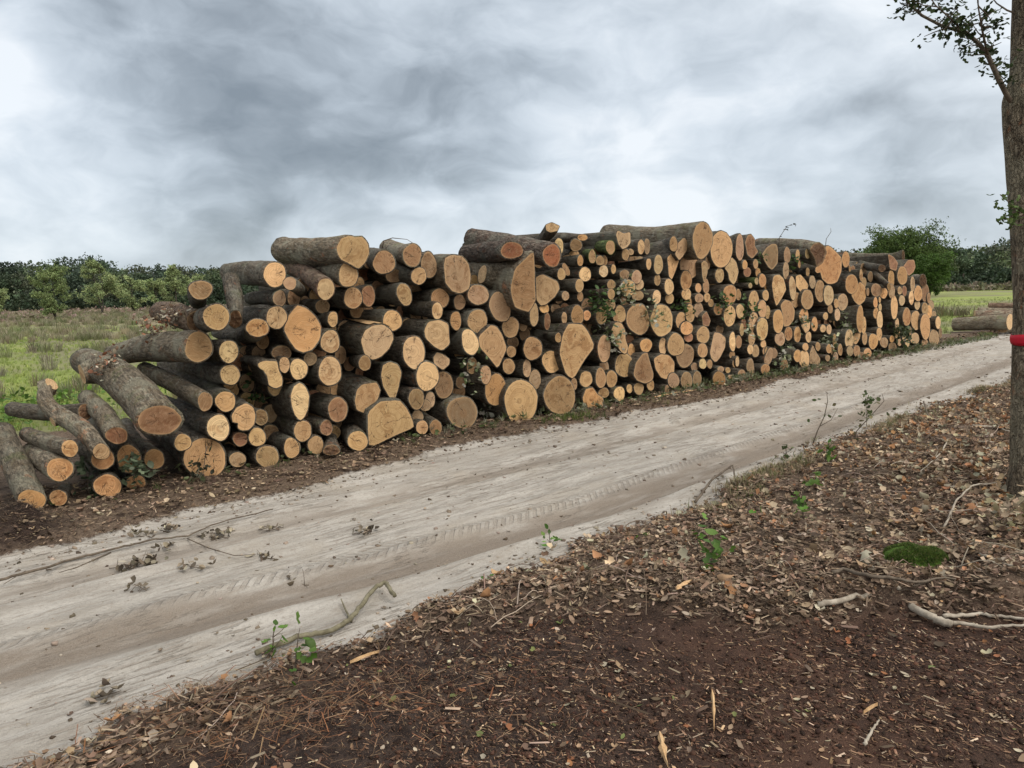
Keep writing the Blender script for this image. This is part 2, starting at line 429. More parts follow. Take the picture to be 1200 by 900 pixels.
def m_ground():
    N = NT('ground')
    geo = N.n('ShaderNodeNewGeometry').outputs['Position']
    A = lambda k: N.n('ShaderNodeAttribute', attribute_name=k).outputs['Fac']
    road, peat, grass, heath, rut = A('w_road'), A('w_peat'), A('w_grass'), A('w_heath'), A('w_rut')
    lug = N.math('MULTIPLY', N.mr(N.math('SINE', N.math('MULTIPLY', A('lug_u'), 6.2832/.075)), -.2, .4), A('w_lug'))
    # coordinates along / across the track
    s_ = N.vm('DOT_PRODUCT', geo, (SD[0], SD[1], 0)); t_ = N.vm('DOT_PRODUCT', geo, (TD[0], TD[1], 0))
    tr = N.n('ShaderNodeCombineXYZ', i_0=N.math('MULTIPLY', s_, .22), i_1=t_, i_2=0.0).outputs[0]
    n1 = N.noise(geo, 1.4, 5, .6); n2 = N.noise(geo, 14, 5, .65); n3 = N.noise(geo, 90, 4, .7); nst = N.noise(tr, 7, 5, .6); n5 = N.noise(geo, 320, 3, .6)
    # sand
    nsf = N.noise(tr, 26, 4, .65)
    sand = N.mix(N.mr(nst, .38, .66), (.45, .42, .38), (.30, .273, .24))
    sand = N.mix(N.math('MULTIPLY', N.mr(nsf, .50, .66), .7), sand, (.25, .215, .18))
    sand = N.mix(N.mr(n1, .48, .68), sand, (.365, .325, .275))
    sand = N.mix(N.math('MULTIPLY', rut, N.mr(nst, .25, .55)), sand, (.19, .15, .115))
    lug = N.math('MULTIPLY', lug, N.mr(n2, .34, .52))
    sand = N.mix(N.math('MULTIPLY', lug, .42), sand, (.22, .185, .15))
    lines = N.math('MULTIPLY', N.mr(N.noise(N.n('ShaderNodeCombineXYZ', i_0=N.math('MULTIPLY', s_, .09), i_1=t_, i_2=1.0).outputs[0], 42, 3, .6), .54, .60), N.mr(N.noise(geo, 1.1, 3, .6), .40, .60))
    sand = N.mix(N.math('MULTIPLY', N.mr(rut, .55, .9), .45), sand, (.15, .118, .09))
    sand = N.mix(N.math('MULTIPLY', lines, .6), sand, (.215, .18, .145))
    sand = N.mix(N.math('MULTIPLY', N.mr(N.noise(geo, 45, 5, .75), .48, .62), .35), sand, (.23, .20, .17))
    sand = N.mix(N.math('MULTIPLY', N.mr(n2, .60, .70), .5), sand, (.20, .165, .13))
    sand = N.mix(N.math('MULTIPLY', N.mr(n3, .60, .70), .5), sand, (.15, .12, .09))
    sand = N.mix(N.math('MULTIPLY', N.mr(n5, .3, .75), .30), sand, (.55, .50, .44))
    # litter / verge soil
    soil = N.mix(N.mr(n2, .35, .65), (.080, .055, .040), (.16, .115, .082))
    soil = N.mix(N.mr(n3, .50, .66), soil, (.24, .18, .13))
    soil = N.mix(N.mr(n5, .56, .70), soil, (.035, .022, .016))
    soil = N.mix(N.math('MULTIPLY', N.mr(N.noise(geo, 2.6, 4, .6), .55, .64), .8), soil, (.030, .019, .014))  # random dark patches: shaded hollows painted into the soil colour
    # peat
    pt = N.mix(N.mr(n2, .40, .62), (.030, .018, .014), (.060, .034, .025))
    pt = N.mix(N.mr(n1, .50, .66), pt, (.080, .044, .031))
    pt = N.mix(N.math('MULTIPLY', N.mr(N.n('ShaderNodeSeparateXYZ', i_0=geo).outputs[0], .9, -.2), .75), pt, N.mix(N.mr(n2, .4, .6), (.018, .013, .012), (.045, .034, .029)))
    pt = N.mix(N.mr(n3, .58, .68), pt, (.13, .072, .045))
    pt = N.mix(N.mr(n5, .60, .70), pt, (.20, .125, .075))
    # meadow
    g1 = N.noise(geo, .35, 5, .6); g2 = N.noise(geo, .11, 4, .55)
    gr = N.mix(N.mr(g1, .38, .62), (.195, .24, .062), (.265, .295, .09))
    gr = N.mix(N.mr(g2, .44, .58), gr, (.20, .185, .11))
    gr = N.mix(N.math('MULTIPLY', N.mr(n2, .45, .7), .4), gr, (.11, .14, .045))
    he = N.mix(N.mr(g1, .35, .62), (.20, .145, .115), (.27, .19, .16))
    he = N.mix(N.mr(N.noise(geo, 1.1, 4, .6), .5, .62), he, (.13, .13, .07))
    col = N.mix(peat, soil, pt)
    eg = N.math('MULTIPLY_ADD', N.math('SUBTRACT', n2, .5), .9, N.math('SUBTRACT', grass, .5))
    col = N.mix(N.mr(eg, -.12, .12), col, gr)
    col = N.mix(heath, col, he)
    er = N.math('ADD', N.math('MULTIPLY', N.math('SUBTRACT', n2, .5), 1.1), N.math('ADD', N.math('MULTIPLY', N.math('SUBTRACT', n3, .5), .6), N.math('SUBTRACT', road, .5)))
    er = N.mr(er, -.16, .16)
    col = N.mix(er, col, sand)
    hh = N.math('ADD', N.math('MULTIPLY', n2, 1.0), N.math('ADD', N.math('MULTIPLY', n3, .5), N.math('MULTIPLY', n5, .18)))
    hs = N.math('ADD', N.math('ADD', N.math('MULTIPLY_ADD', lines, -.45, N.math('MULTIPLY_ADD', lug, -.5, N.math('MULTIPLY', nst, .9))), N.math('MULTIPLY', nsf, .55)), N.math('ADD', N.math('MULTIPLY', n3, .40), N.math('MULTIPLY', n5, .22)))
    mixh = N.n('ShaderNodeMix', data_type='FLOAT'); N.put(mixh.inputs[0], er); N.put(mixh.inputs[2], hh); N.put(mixh.inputs[3], hs)
    return N.out(col, .93, N.bump(mixh.outputs[0], .9, .03), .15)

M_GROUND = m_ground()
M_BARK = m_bark('beech_bark', (.055, .044, .033), (.15, .125, .095), (.095, .073, .050))
M_BARKP = m_bark('pine_bark', (.075, .050, .036), (.20, .155, .12), (.12, .075, .055), moss=.05, deep=2.0, scl=.8)
M_TRUNK = m_bark('tree_bark', (.050, .041, .031), (.19, .165, .13), (.095, .080, .058), moss=.15, deep=2.8, scl=1.3)
M_CUT = m_cut(); M_CUTM = m_cut(True)
M_BARKM = m_bark('beech_bark', (.055, .044, .033), (.15, .125, .095), (.095, .073, .050), merged=True)
M_LEAFD = m_tint('dry_litter', .8, .15, trans=.12)
M_LEAFG = m_tint('green_foliage', .55, .3, trans=.3, vary=.15)
M_TREEF = m_tint('tree_foliage', .6, .2, trans=.22, vary=.3, vs=.4)
M_TWIG = m_plain('twig_bark', (.075, .058, .043), (.15, .12, .09), 20, stretch=(1, 1, 1))
M_STICK = m_plain('stick_bark', (.22, .185, .145), (.42, .37, .30), 14)
M_SPLINT = m_plain('splintered_wood', (.42, .25, .12), (.58, .40, .22), 25, .75)
M_DEAD = m_plain('dead_branch_bark', (.10, .088, .055), (.20, .18, .12), 22)
M_SOIL = m_plain('soil_clod', (.035, .022, .016), (.08, .05, .035), 20)
M_MOSS = m_plain('moss', (.035, .075, .010), (.085, .15, .022), 60, .95, .01)
# ------------------------------------------------------------------ the log pile
# Every log: outline of its sawn end as measured (tile origin + scale), carried onto the face of the pile, then a
# real tapered trunk behind it.
CUTC = dict(t=(.50, .315, .160), p=(.57, .390, .215), o=(.48, .265, .120), r=(.27, .135, .080), d=(.27, .175, .105),  # d serves old brown ends and shaded ones, their shade put into the colour
            g=(.40, .275, .165), k=(.11, .065, .042), R=(.29, .105, .055))
LOGS = []
_T = [0, 0, 1]
def T(x0, y0, s): _T[:] = [x0, y0, s]
def gxy(x, y): return (_T[0]+x/_T[2], _T[1]+y/_T[2])
def E(x, y, rx, ry, rot=0, **o):
    th = np.arange(24)*2*math.pi/24; c, s = math.cos(R(rot)), math.sin(R(rot))
    k = len(LOGS); q = np.random.default_rng(k+100)
    wob = 1+.035*np.cos(2*th+q.uniform(0, 6))*q.uniform(.2, 1)+.035*np.cos(3*th+q.uniform(0, 6))*q.uniform(.2, 1.2)+.014*np.cos(5*th+q.uniform(0, 6))+.008*q.normal(0, 1, 24)
    ux, uy = rx*np.cos(th)*wob, ry*np.sin(th)*wob
    X, Y = gxy(x+ux*c-uy*s, y+ux*s+uy*c)
    _add(np.stack([X, Y], 1), o, 'round')
def G(pts, **o):
    P = np.array([gxy(*p) for p in pts], float)
    Q = np.roll(P, -1, 0)
    P2 = []                                         # soft corners, evenly resampled
    for a, b, c in zip(np.roll(P, 1, 0), P, Q):
        P2 += [b+(a-b)*.16, b+(a-b)*.03+(c-b)*.03, b+(c-b)*.16]
    P2 = np.array(P2); L = np.linalg.norm(np.roll(P2, -1, 0)-P2, axis=1); cl = np.concatenate([[0], np.cumsum(L)])
    u = np.linspace(0, cl[-1], 31)[:-1]; PP = np.vstack([P2, P2[:1]])
    _add(np.stack([np.interp(u, cl, PP[:, 0]), np.interp(u, cl, PP[:, 1])], 1), o, 'cut')
def _add(C, o, shp):
    # consistent winding (clockwise on screen = counter-clockwise seen from behind)
    a = C[:, 0]*np.roll(C[:, 1], -1)-np.roll(C[:, 0], -1)*C[:, 1]
    if a.sum() < 0: C = C[::-1]
    if 'tail' in o: o['tail'] = gxy(*o['tail'])
    if 'path' in o: o['path'] = [(*gxy(p[0], p[1]), *p[2:]) for p in o['path']]
    if 'stub' in o: o['stub'] = [(*gxy(*z_[:2]), z_[2]) for z_ in o['stub']]
    sc_o = o.get('sc', float(np.interp(C[:, 0].mean(), [230, 240, 500, 800], [1.0, 1.045, 1.05, 1.11]))); C = C.mean(0)+(C-C.mean(0))*sc_o
    LOGS.append(dict(C=C, c=C.mean(0), shp=o.get('shp', shp), o=o))

T(0, 450, 6)
E(490, 453, 64, 66, tail=(190, 350), L=1.25, c='t', p=.25, b='g', lb='thin grey log with a stubby broken tail, over two fatter logs at the left end')
E(712, 475, 65, 62, path=[(600, 320, .38, 1.0), (440, 235, .75, .95), (330, 170, 1.0, .9), (285, 90, 1.18, .85), (325, 30, 1.32, .8)], c='p', p=.35, b='g', stub=[(400, 285, 36), (352, 50, 52)], lb='crooked grey log with a bent upturned end, lying on top at the left end')
E(722, 525, 88, 85, p=.12, c='o', tail=(600, 440), L=1.6, lb='reddish-ended log directly beneath the crooked grey log')
E(420, 600, 104, 90, p=.2, c='o', tail=(230, 480), L=1.1, b='g', lb='fat grey log just right of the leftmost half-buried one')
E(410, 800, 68, 62, p=.15, c='o', tail=(500, 715), L=1.2, lb='small orange-ended log on the ground beside the leftmost buried log')
E(222, 815, 112, 78, p=.3, c='o', path=[(130, 600, .6, 1.0), (40, 400, 1.3, .95), (20, 330, 1.5, .9)], b='g', lb='leftmost grey log with its lower edge sunk in the dirt')
E(600, 195, 55, 62, p=-.55, c='k', tail=(85, 175), L=1.5, rs=1.0, flat=1, lb='dark log lying crosswise behind the crooked grey log, on the grass side')
E(820, 362, 88, 64, p=.25, c='r', path=[(730, 210, .55, 1.0), (610, 95, 1.1, .9)], b='g', lb='mossy log with dark red end and splintered tail, under the thickest tilted log')
E(905, 525, 92, 108, p=.1, c='o', L=1.8, lb='shaggy-edged log with a tuft of green moss over its cut end')
E(1085, 528, 80, 75, p=.0, c='o', L=2.0, lb='log with pale outer ring and reddish heart, low at the left end')
E(755, 715, 108, 88, p=.08, c='o', L=1.6, lb='wide oval log on the ground below the reddish-ended log')
E(955, 695, 76, 60, p=.0, c='o', L=1.8, lb='small log on the ground below the mossy shaggy-edged log')
T(150, 420, 6)
E(220, 435, 163, 116, p=.5, c='r', rc=1.04, path=[(60, 250, .75, 1.05), (-90, 110, 1.4, 1.0), (-290, 30, 2.3, .9)], b='g', stub=[(-232, 155, 85)], lb='thickest grey log tilted down towards the road with dark brown stained end', lm='thick tilted grey log')
E(542, 303, 54, 70, p=.4, path=[(400, 215, .55, 1.05), (260, 145, 1.1, 1.05), (120, 80, 1.8, 1.0)], c='t', b='g', lb='long curved grey log with rusty scars, sloping beside the thick tilted log', lm='scarred curved grey log')
E(685, 302, 76, 75, p=.15)
E(635, 487, 85, 95, p=.15, c='p', lb='pale-ended log with one dark radial crack, above the wide cracked log at ground level')
E(385, 590, 65, 66, p=.2, tail=(270, 535), L=1.5)
E(540, 702, 152, 146, p=.0, c='t', lb='wide cracked log on the ground with dried leaf sprigs against its end', lm='wide cracked ground log')
G([(722, 400), (760, 340), (830, 308), (885, 340), (903, 400), (890, 470), (850, 508), (795, 512), (765, 490), (775, 460), (730, 450)], p=.2, c='t', lb='heart-shaped log end with a notch at lower left, beside a small round log')
E(935, 415, 50, 60, p=.0)
E(790, 568, 54, 52, c='r')
E(908, 553, 64, 68, p=.1)
E(980, 692, 84, 82, p=.15, c='t', lb='round log on the ground with a dead twig hanging across its cut end')
E(770, 712, 62, 55, c='g', p=-.1)
E(1150, 630, 57, 75)
E(718, 115, 72, 75, p=.1)
G([(910, 30), (960, 12), (1050, 15), (1065, 80), (1090, 140), (1085, 195), (1040, 215), (990, 195), (975, 130), (945, 80), (915, 65)], p=.15, c='t', lb='boot-shaped log end with a toe pointing left', lm='boot-shaped log end')
T(80, 310, 6)
E(930, 178, 88, 72, p=.5, tail=(912, 262), L=2.0, lb='topmost log at the left shoulder of the pile, against the far woods', lm='topmost left-shoulder log')
E(1040, 368, 100, 94, p=.4, tail=(880, 440), L=2.0, lb='big round tan log directly below the topmost left-shoulder log')
E(915, 580, 106, 115, p=.35, path=[(720, 580, .8, 1.05), (520, 590, 1.6, .95), (310, 640, 2.5, .75)], b='g', lb='long barked log with round end, its body stretching left towards the meadow', lm='long left-reaching log')
E(1128, 612, 72, 82, p=.2, c='p')
E(900, 400, 75, 80, p=-.35, c='k', path=[(760, 350, .7, 1.2), (640, 330, 1.4, 1.0)], b='r', lb='rough dark log half buried in bark scraps, behind the left-shoulder logs')
T(260, 270, 6)
E(95, 625, 50, 65, p=.25, c='k', path=[(90, 480, .35, .95), (60, 340, .7, .9)], flat=1, lb='short mossy upright log with dark lower end, between two logs at the left shoulder')
E(372, 310, 82, 94, p=.35, c='t', path=[(200, 300, .8, 1.0), (50, 300, 1.6, .85)], lb='barked log with a frayed bark collar, second below the highest left log')
G([(805, 110), (840, 50), (900, 32), (930, 44), (990, 40), (1030, 90), (1040, 160), (1010, 230), (960, 275), (900, 240), (830, 205), (805, 150)], c='t', tail=(440, 140), L=1.9, p=.3, b='g', lb='big heart-shaped log on the very top at the left, against the sky', lm='heart-shaped top log')
E(888, 312, 72, 90, tail=(480, 245), L=1.9, p=.2, b='g', lb='long barked log lying directly beneath the heart-shaped top log')
E(730, 412, 64, 80, tail=(500, 260), L=1.8, p=.3, c='g', b='r')
E(478, 372, 48, 48, tail=(560, 430), L=1.0, p=.45, c='p', flat=1, lb='small pale-ringed log with bright green moss on its bark')
E(405, 478, 50, 58, tail=(200, 480), L=1.4, p=.2, c='g')
E(385, 612, 78, 82, tail=(150, 590), L=1.9, p=.2, c='p')
E(250, 685, 85, 66, tail=(110, 760), L=1.6, p=.3, c='o', lb='torn orange-ended log with splintered white fibres hanging from it')
G([(430, 695), (470, 590), (530, 522), (600, 545), (660, 600), (700, 670), (695, 760), (640, 840), (570, 862), (520, 840), (470, 775)], p=.15, c='o', lb='large two-toned log end split by a dark crack, half tan half reddish', lm='two-toned cracked log end')
E(762, 782, 70, 85, p=.1, c='p')
E(780, 625, 38, 55)
E(708, 535, 52, 50, c='d', p=-.3)
E(922, 475, 68, 78, p=.15, c='t', lb='round log with a black crack right across its end, under the heart-shaped top log')
E(1030, 460, 50, 78, c='r', p=-.05)
E(420, 860, 70, 55, c='d', p=-.2)
E(620, 885, 48, 38, c='g', p=-.1)
T(300, 250, 4.09)
G([(500, 610), (520, 560), (560, 535), (610, 530), (650, 560), (662, 600), (640, 650), (600, 690), (560, 705), (520, 680)], p=.2, c='g', b='s', lb='large brownish log end with its top side split to bare pale wood', lm='bare-topped split log')
T(300, 390, 6)
E(520, 270, 82, 110, p=.1, c='p')
E(765, 213, 45, 55, tail=(620, 150), L=2.0, p=.2)
E(382, 183, 48, 50, c='g', p=-.1)
E(300, 255, 65, 78, p=.1, c='p')
E(200, 225, 40, 57, p=.1, c='p')
G([(238, 440), (265, 370), (310, 345), (350, 375), (380, 440), (370, 540), (340, 600), (308, 622), (270, 580), (245, 510)], p=.1, c='p', lb='tall lemon-shaped pale log end standing on its point', lm='lemon-shaped pale log end')
E(575, 540, 72, 92, c='r', p=.05, lb='log with a rough crumbly reddish-brown end, right of the lemon-shaped one', lm='crumbly reddish log end')
G([(705, 400), (745, 358), (850, 345), (878, 400), (860, 470), (800, 555), (760, 568), (705, 545), (690, 480)], p=.15, c='t', lb='kidney-shaped tan log end left of the tall ear-shaped one')
G([(875, 300), (890, 225), (940, 200), (1000, 220), (1028, 280), (1005, 390), (975, 470), (945, 465), (890, 380)], p=.15, c='t', lb='tall ear-shaped log end narrowing downwards, above the biggest ground block', lm='ear-shaped log end')
E(1110, 138, 80, 120, c='p', p=.1, lb='tall oval pale log end with a slanting crack, right of the bare-topped split log')
E(1128, 465, 58, 75, p=.05)
E(328, 690, 67, 75, p=.05)
E(495, 668, 45, 58, c='r')
E(420, 790, 58, 67, p=.05)
E(255, 810, 60, 72, p=.05)
E(530, 825, 62, 40, c='k', tail=(520, 730), L=.9, p=.25, flat=1, lb='short dark log sloping down to the ground before the row of small logs')
E(715, 760, 75, 72, tail=(600, 680), L=1.4, p=.2, c='t')
G([(785, 560), (870, 480), (1010, 472), (1060, 530), (1100, 610), (1110, 665), (1000, 715), (830, 795), (795, 790), (785, 680)], p=.25, c='t', lb='biggest squared block of a log on the ground, flat-sawn along its underside', lm='biggest squared ground block')
T(440, 270, 6)
E(60, 225, 82, 86, p=.2, tail=(-60, 190), L=2.2)
E(258, 175, 70, 82, tail=(90, 120), L=2.0, p=.2, b='g')
E(375, 245, 60, 95, c='g', p=.0)
E(305, 320, 55, 65, p=.25)
E(130, 320, 58, 50, c='d', p=-.3)
E(203, 450, 52, 85, -18, p=.2)
E(453, 478, 65, 74, p=.0)
E(435, 565, 40, 60, p=.15, c='p')
E(118, 635, 70, 78, p=.05)
G([(480, 250), (490, 190), (540, 170), (610, 180), (655, 230), (672, 320), (660, 410), (600, 445), (540, 430), (490, 370)], p=.25, c='g', b='g', lb='big dark-rimmed log end near the top with two knots like eyes', lm='dark-rimmed top log end')
E(592, 505, 42, 55, c='g')
E(722, 452, 75, 75, c='g', p=.1)
E(875, 538, 74, 105, -15, c='g', p=.2, lb='tall greyish log end with a dark knot, below the tall pointed forked one')
E(565, 635, 40, 68, c='o', p=-.05)
E(717, 637, 70, 85, p=.05)
G([(340, 700), (370, 640), (450, 625), (515, 655), (525, 800), (470, 848), (410, 820), (350, 760)], p=.15, c='p')
E(665, 785, 58, 97, -15, p=.15, c='p')
E(950, 682, 60, 75, c='t')
E(1115, 592, 33, 82, p=.0, c='p')
G([(950, 400), (980, 270), (1040, 215), (1110, 150), (1120, 300), (1125, 490), (1080, 570), (985, 540), (960, 470)], p=.4, tail=(640, 310), L=1.9, b='g', stub=[(905, 335, 75)], c='t', lb='tall pointed log end with a side branch stump, long body running left', lm='tall pointed forked log')
E(958, 140, 82, 68, p=.35, c='R', b='p', tail=(650, 165), L=1.5, lb='scaly pine log with red heart lying on top of the tall pointed log')
T(460, 370, 6)
G([(605, 145), (690, 65), (730, 75), (770, 130), (805, 230), (740, 370), (690, 310), (610, 220)], p=.2, c='t', lb='leaf-shaped log end with a straight sawn lower-left edge, above a sprig', lm='leaf-shaped straight-edged log')
E(985, 230, 68, 82, p=.1, tail=(830, 165), L=2.5)
E(835, 252, 33, 42, p=-.1)
E(817, 355, 45, 55)
E(945, 370, 30, 62, p=.0, c='g')
E(1118, 322, 65, 80, p=.05, c='t', lb='round log with clear growth rings, left of the big diamond-faced log')
E(1002, 450, 42, 72, c='g', p=-.1)
E(1165, 155, 22, 34, tail=(930, 105), L=1.6, p=.2, lb='thin pole running down to the right, ending beside the diamond-faced log')
E(1165, 215, 28, 36, c='o', p=.0)
E(245, 425, 82, 105, 10, c='p', p=.15)
G([(285, 290), (310, 255), (350, 265), (405, 305), (400, 345), (355, 385), (290, 340)], c='g', p=-.05)
E(360, 487, 70, 96, c='d', p=-.2)
E(265, 590, 35, 58, c='g', p=-.2)
E(232, 630, 40, 42, c='g', p=-.05)
E(178, 710, 40, 50, c='g', p=-.1)
E(208, 785, 45, 50, p=.1)
E(303, 785, 45, 56, p=.05)
E(480, 470, 35, 45, c='d', p=-.3)
E(560, 352, 40, 60, p=-.1)
E(655, 415, 38, 68, p=.1, c='p')
E(725, 520, 76, 112, c='o', p=-.1)
E(490, 680, 108, 112, c='d', p=.0, lb='big shaded log sunk in the ground behind a green sprig, reddish rim', lm='shaded sunken ground log')
E(903, 608, 115, 155, p=.15, c='t', lb='huge upright oval log on the ground, left of another almost as big', lm='huge oval ground log')
T(620, 250, 7.5)
E(200, 370, 85, 105, c='R', p=.4, b='p', tail=(-500, 220), L=2.3, lb='deep red pine log end with scaly bark, its long body crossing the top', lm='deep red pine log')
E(262, 290, 42, 72, p=.05, c='p', tail=(100, 240), L=1.5)
G([(145, 100), (200, 78), (270, 110), (250, 155), (190, 170), (150, 150)], p=.1, tail=(95, 245), L=.75, c='p', flat=1, lb='splintered stump of wood sticking up highest above the red pine logs')
E(412, 280, 52, 55, p=.0, tail=(300, 265), L=2)
E(715, 298, 40, 62, tail=(480, 275), L=2, b='m', p=.1, lb='log with green algae on its bark, on the top layer near the middle')
E(555, 380, 32, 60, tail=(430, 365), L=2, b='m', p=.1)
E(450, 415, 26, 50, p=.0, c='o')
E(625, 415, 38, 42)
E(665, 415, 24, 44, p=-.1)
E(285, 535, 37, 52, p=.05)
E(325, 495, 27, 58, -25, p=-.1)
E(492, 535, 52, 65, c='p')
E(655, 508, 40, 52, c='g', p=-.05)
E(742, 490, 22, 40)
G([(60, 560), (120, 535), (200, 575), (250, 600), (268, 660), (230, 730), (150, 800), (105, 810), (65, 760)], p=.05, c='p', lb='wide rounded-heart log end immediately right of the tall pointed forked one')
E(443, 635, 37, 58, p=.05)
E(450, 732, 27, 42)
E(320, 725, 32, 42, c='g')
E(723, 625, 36, 42)
E(722, 710, 32, 45, p=.1)
G([(765, 190), (780, 150), (830, 175), (890, 165), (892, 260), (860, 300), (820, 315), (785, 270)], p=.2, c='g', lb='fang-shaped log end hanging over the small top logs, left of the highest log', lm='fang-shaped top log end')
E(985, 295, 30, 65, p=.1)
E(1037, 290, 26, 68, c='d', p=-.0)
E(848, 362, 32, 50)
E(895, 340, 25, 28, c='g')
E(1052, 445, 23, 48)
E(1137, 450, 40, 82, p=.1, c='p')
E(1128, 585, 27, 50)
E(870, 655, 62, 75, p=.1)
E(945, 560, 44, 60, c='g')
E(962, 625, 45, 50, p=-.05, c='g')
E(955, 720, 52, 46, p=-.1, c='g')
E(840, 540, 40, 46, p=-.1, c='d')
E(1122, 735, 37, 60, p=.1, c='p')
E(712, 800, 46, 58, c='g')
E(135, 835, 42, 44, c='o', p=-.1)
E(832, 765, 24, 40, c='d')
E(470, 212, 42, 30, p=.0, c='o')
T(620, 360, 7.5)
E(160, 125, 28, 75, c='r')
E(310, 97, 25, 53, c='p')
E(425, 70, 57, 85, c='o', p=.1)
E(508, 72, 34, 45, c='o')
E(635, 75, 48, 75, p=.0)
E(800, 60, 50, 76, p=-.05)
E(760, 90, 21, 32, p=.1)
E(958, 105, 98, 130, p=.1, c='t', lb='big log end with a leafy sprig at its upper right, left of its twin', lm='left big sprigged log end')
G([(270, 400), (300, 240), (350, 150), (470, 160), (520, 230), (570, 345), (480, 470), (390, 620), (330, 585), (300, 500)], p=.3, c='t', lb='largest diamond-faced log end in the middle of the pile', lm='big diamond-faced log')
E(270, 775, 136, 160, p=.15, c='t', lb='huge flat-bottomed oval log on the ground under the diamond-faced log', lm='huge log under the diamond')
E(395, 675, 28, 55, p=.0)
E(500, 632, 57, 70)
E(630, 622, 46, 90, p=.1)
E(725, 630, 49, 75)
E(660, 365, 58, 116, c='p', p=.1)
G([(725, 200), (760, 135), (810, 140), (845, 200), (850, 290), (870, 350), (850, 410), (810, 390), (770, 330)], c='p', p=.15, lb='long slanting frayed pale log end below the left big sprigged end')
E(885, 285, 35, 55, c='r', p=-.2)
E(900, 400, 34, 78, c='o', p=-.12)
E(838, 510, 78, 104, c='t')
E(1027, 335, 52, 60, c='o', p=.1)
G([(920, 590), (940, 490), (1000, 410), (1040, 405), (1060, 480), (1092, 590), (1080, 640), (1020, 668), (950, 640)], c='t', p=.15, lb='teardrop-shaped log end pointing up, low in the middle', lm='teardrop log end')
E(660, 530, 42, 68, c='d', p=-.2)
G([(470, 800), (500, 720), (560, 705), (600, 760), (650, 800), (650, 870), (560, 895), (490, 870)], c='o', p=.1, lb='lopsided orange log end on the ground with weeds before it')
E(657, 752, 46, 45)
E(793, 760, 48, 64, p=.05)
E(883, 715, 26, 40)
E(965, 715, 42, 54)
E(1068, 685, 32, 48)
T(740, 250, 7.5)
G([(540, 200), (570, 115), (620, 78), (670, 100), (710, 180), (710, 260), (670, 350), (620, 398), (580, 380), (545, 290)], p=.35, c='t', tail=(-200, 200), L=2.9, b='g', lb='highest and thickest log on the crest, its long body running far left', lm='highest crest log')
E(790, 315, 90, 155, c='t', p=.1, lb='big upright oval log end touching the right side of the highest log')
E(952, 300, 34, 115, c='g', p=.1)
G([(1000, 260), (1020, 200), (1050, 185), (1085, 230), (1085, 290), (1112, 335), (1060, 395), (1020, 360)], c='r', p=.1)
E(370, 270, 36, 65, tail=(180, 290), L=2, p=.15)
G([(385, 360), (410, 260), (460, 215), (490, 240), (490, 320), (450, 380), (420, 410)], c='g', p=.2)
G([(315, 390), (350, 355), (380, 365), (418, 410), (390, 500), (355, 578), (330, 550)], c='t', p=.1)
G([(430, 430), (470, 365), (540, 345), (595, 385), (605, 450), (580, 530), (530, 570), (440, 540)], c='g', p=-.1)
E(480, 590, 50, 84, c='o', p=.05)
E(330, 645, 40, 70, c='p')
G([(615, 440), (640, 415), (670, 440), (670, 520), (640, 610), (620, 540)], c='p', p=.1)
E(672, 430, 22, 60, c='g', p=-.1)
E(775, 545, 38, 62, c='p')
G([(820, 480), (850, 420), (880, 390), (920, 430), (940, 510), (920, 590), (895, 622), (860, 580), (850, 520)], c='p', p=.05, lb='ragged-edged pale log end below the gap of the two tallest crest logs')
E(655, 640, 28, 62)
E(588, 655, 27, 40)
E(483, 710, 42, 50)
E(997, 452, 22, 40, c='o', p=.1)
E(1092, 445, 22, 40, p=.1)
E(1018, 517, 32, 42, c='r')
E(1100, 595, 17, 30, c='g', b='m', p=.1)
E(1152, 590, 32, 58, c='o')
E(1112, 520, 22, 40, c='o', p=-.1)
E(865, 715, 58, 85, c='o', p=.0)
E(940, 715, 23, 48, p=-.1)
E(1075, 770, 44, 88)
E(1150, 840, 38, 74)
E(1180, 720, 28, 46)
E(665, 740, 26, 40)
E(700, 790, 24, 33)
E(335, 745, 37, 50, p=-.1)
E(595, 745, 37, 40, c='d')
E(1045, 635, 17, 22, c='g')
E(500, 780, 32, 40, p=-.1)
T(740, 350, 7.5)
E(265, 190, 95, 132, p=.1, c='t', lb='right one of two big sprigged log ends, with a small hole in it', lm='right big sprigged log end')
E(515, 130, 40, 78)
E(590, 100, 40, 70, c='g', p=-.1)
E(430, 185, 38, 70, 15)
E(485, 260, 53, 60, c='o')
G([(620, 150), (660, 110), (695, 190), (680, 240), (630, 240)], c='r')
E(762, 95, 37, 50, c='o')
E(863, 152, 50, 90, c='t', p=.1)
E(955, 110, 35, 62, c='p')
E(1075, 210, 43, 88, c='p')
E(1150, 265, 49, 95, c='t', p=.1)
E(985, 235, 26, 58, c='r', p=-.1)
E(970, 272, 19, 54)
E(630, 318, 56, 72, c='t', lb='log end with a dark slanting crack, beside a broken white stick', lm='slant-cracked log end')
E(390, 405, 70, 98, c='t', p=.05, lb='round log with dark starred centre, above the ground-level slabs')
E(275, 420, 33, 75, c='p')
G([(200, 530), (260, 490), (330, 500), (375, 560), (370, 650), (310, 705), (260, 690), (215, 620)], c='t', p=.1, lb='apple-shaped log end with a dark split pith, low right of the teardrop', lm='apple-shaped log end')
E(470, 500, 75, 100, c='d', p=-.15)
E(625, 455, 42, 65)
G([(692, 470), (710, 380), (730, 300), (780, 310), (825, 350), (820, 430), (780, 510), (740, 555), (705, 520)], c='g', p=.1, lb='greyish diamond log end standing on its lower tip, right of the slant-cracked one', lm='greyish tip-standing log end')
E(775, 275, 32, 45, c='d', p=-.2)
E(888, 378, 28, 85, c='p', p=.1)
E(943, 380, 27, 54)
E(1057, 352, 30, 57)
E(1045, 445, 26, 44, c='p')
E(1092, 460, 30, 57)
E(1160, 400, 24, 38)
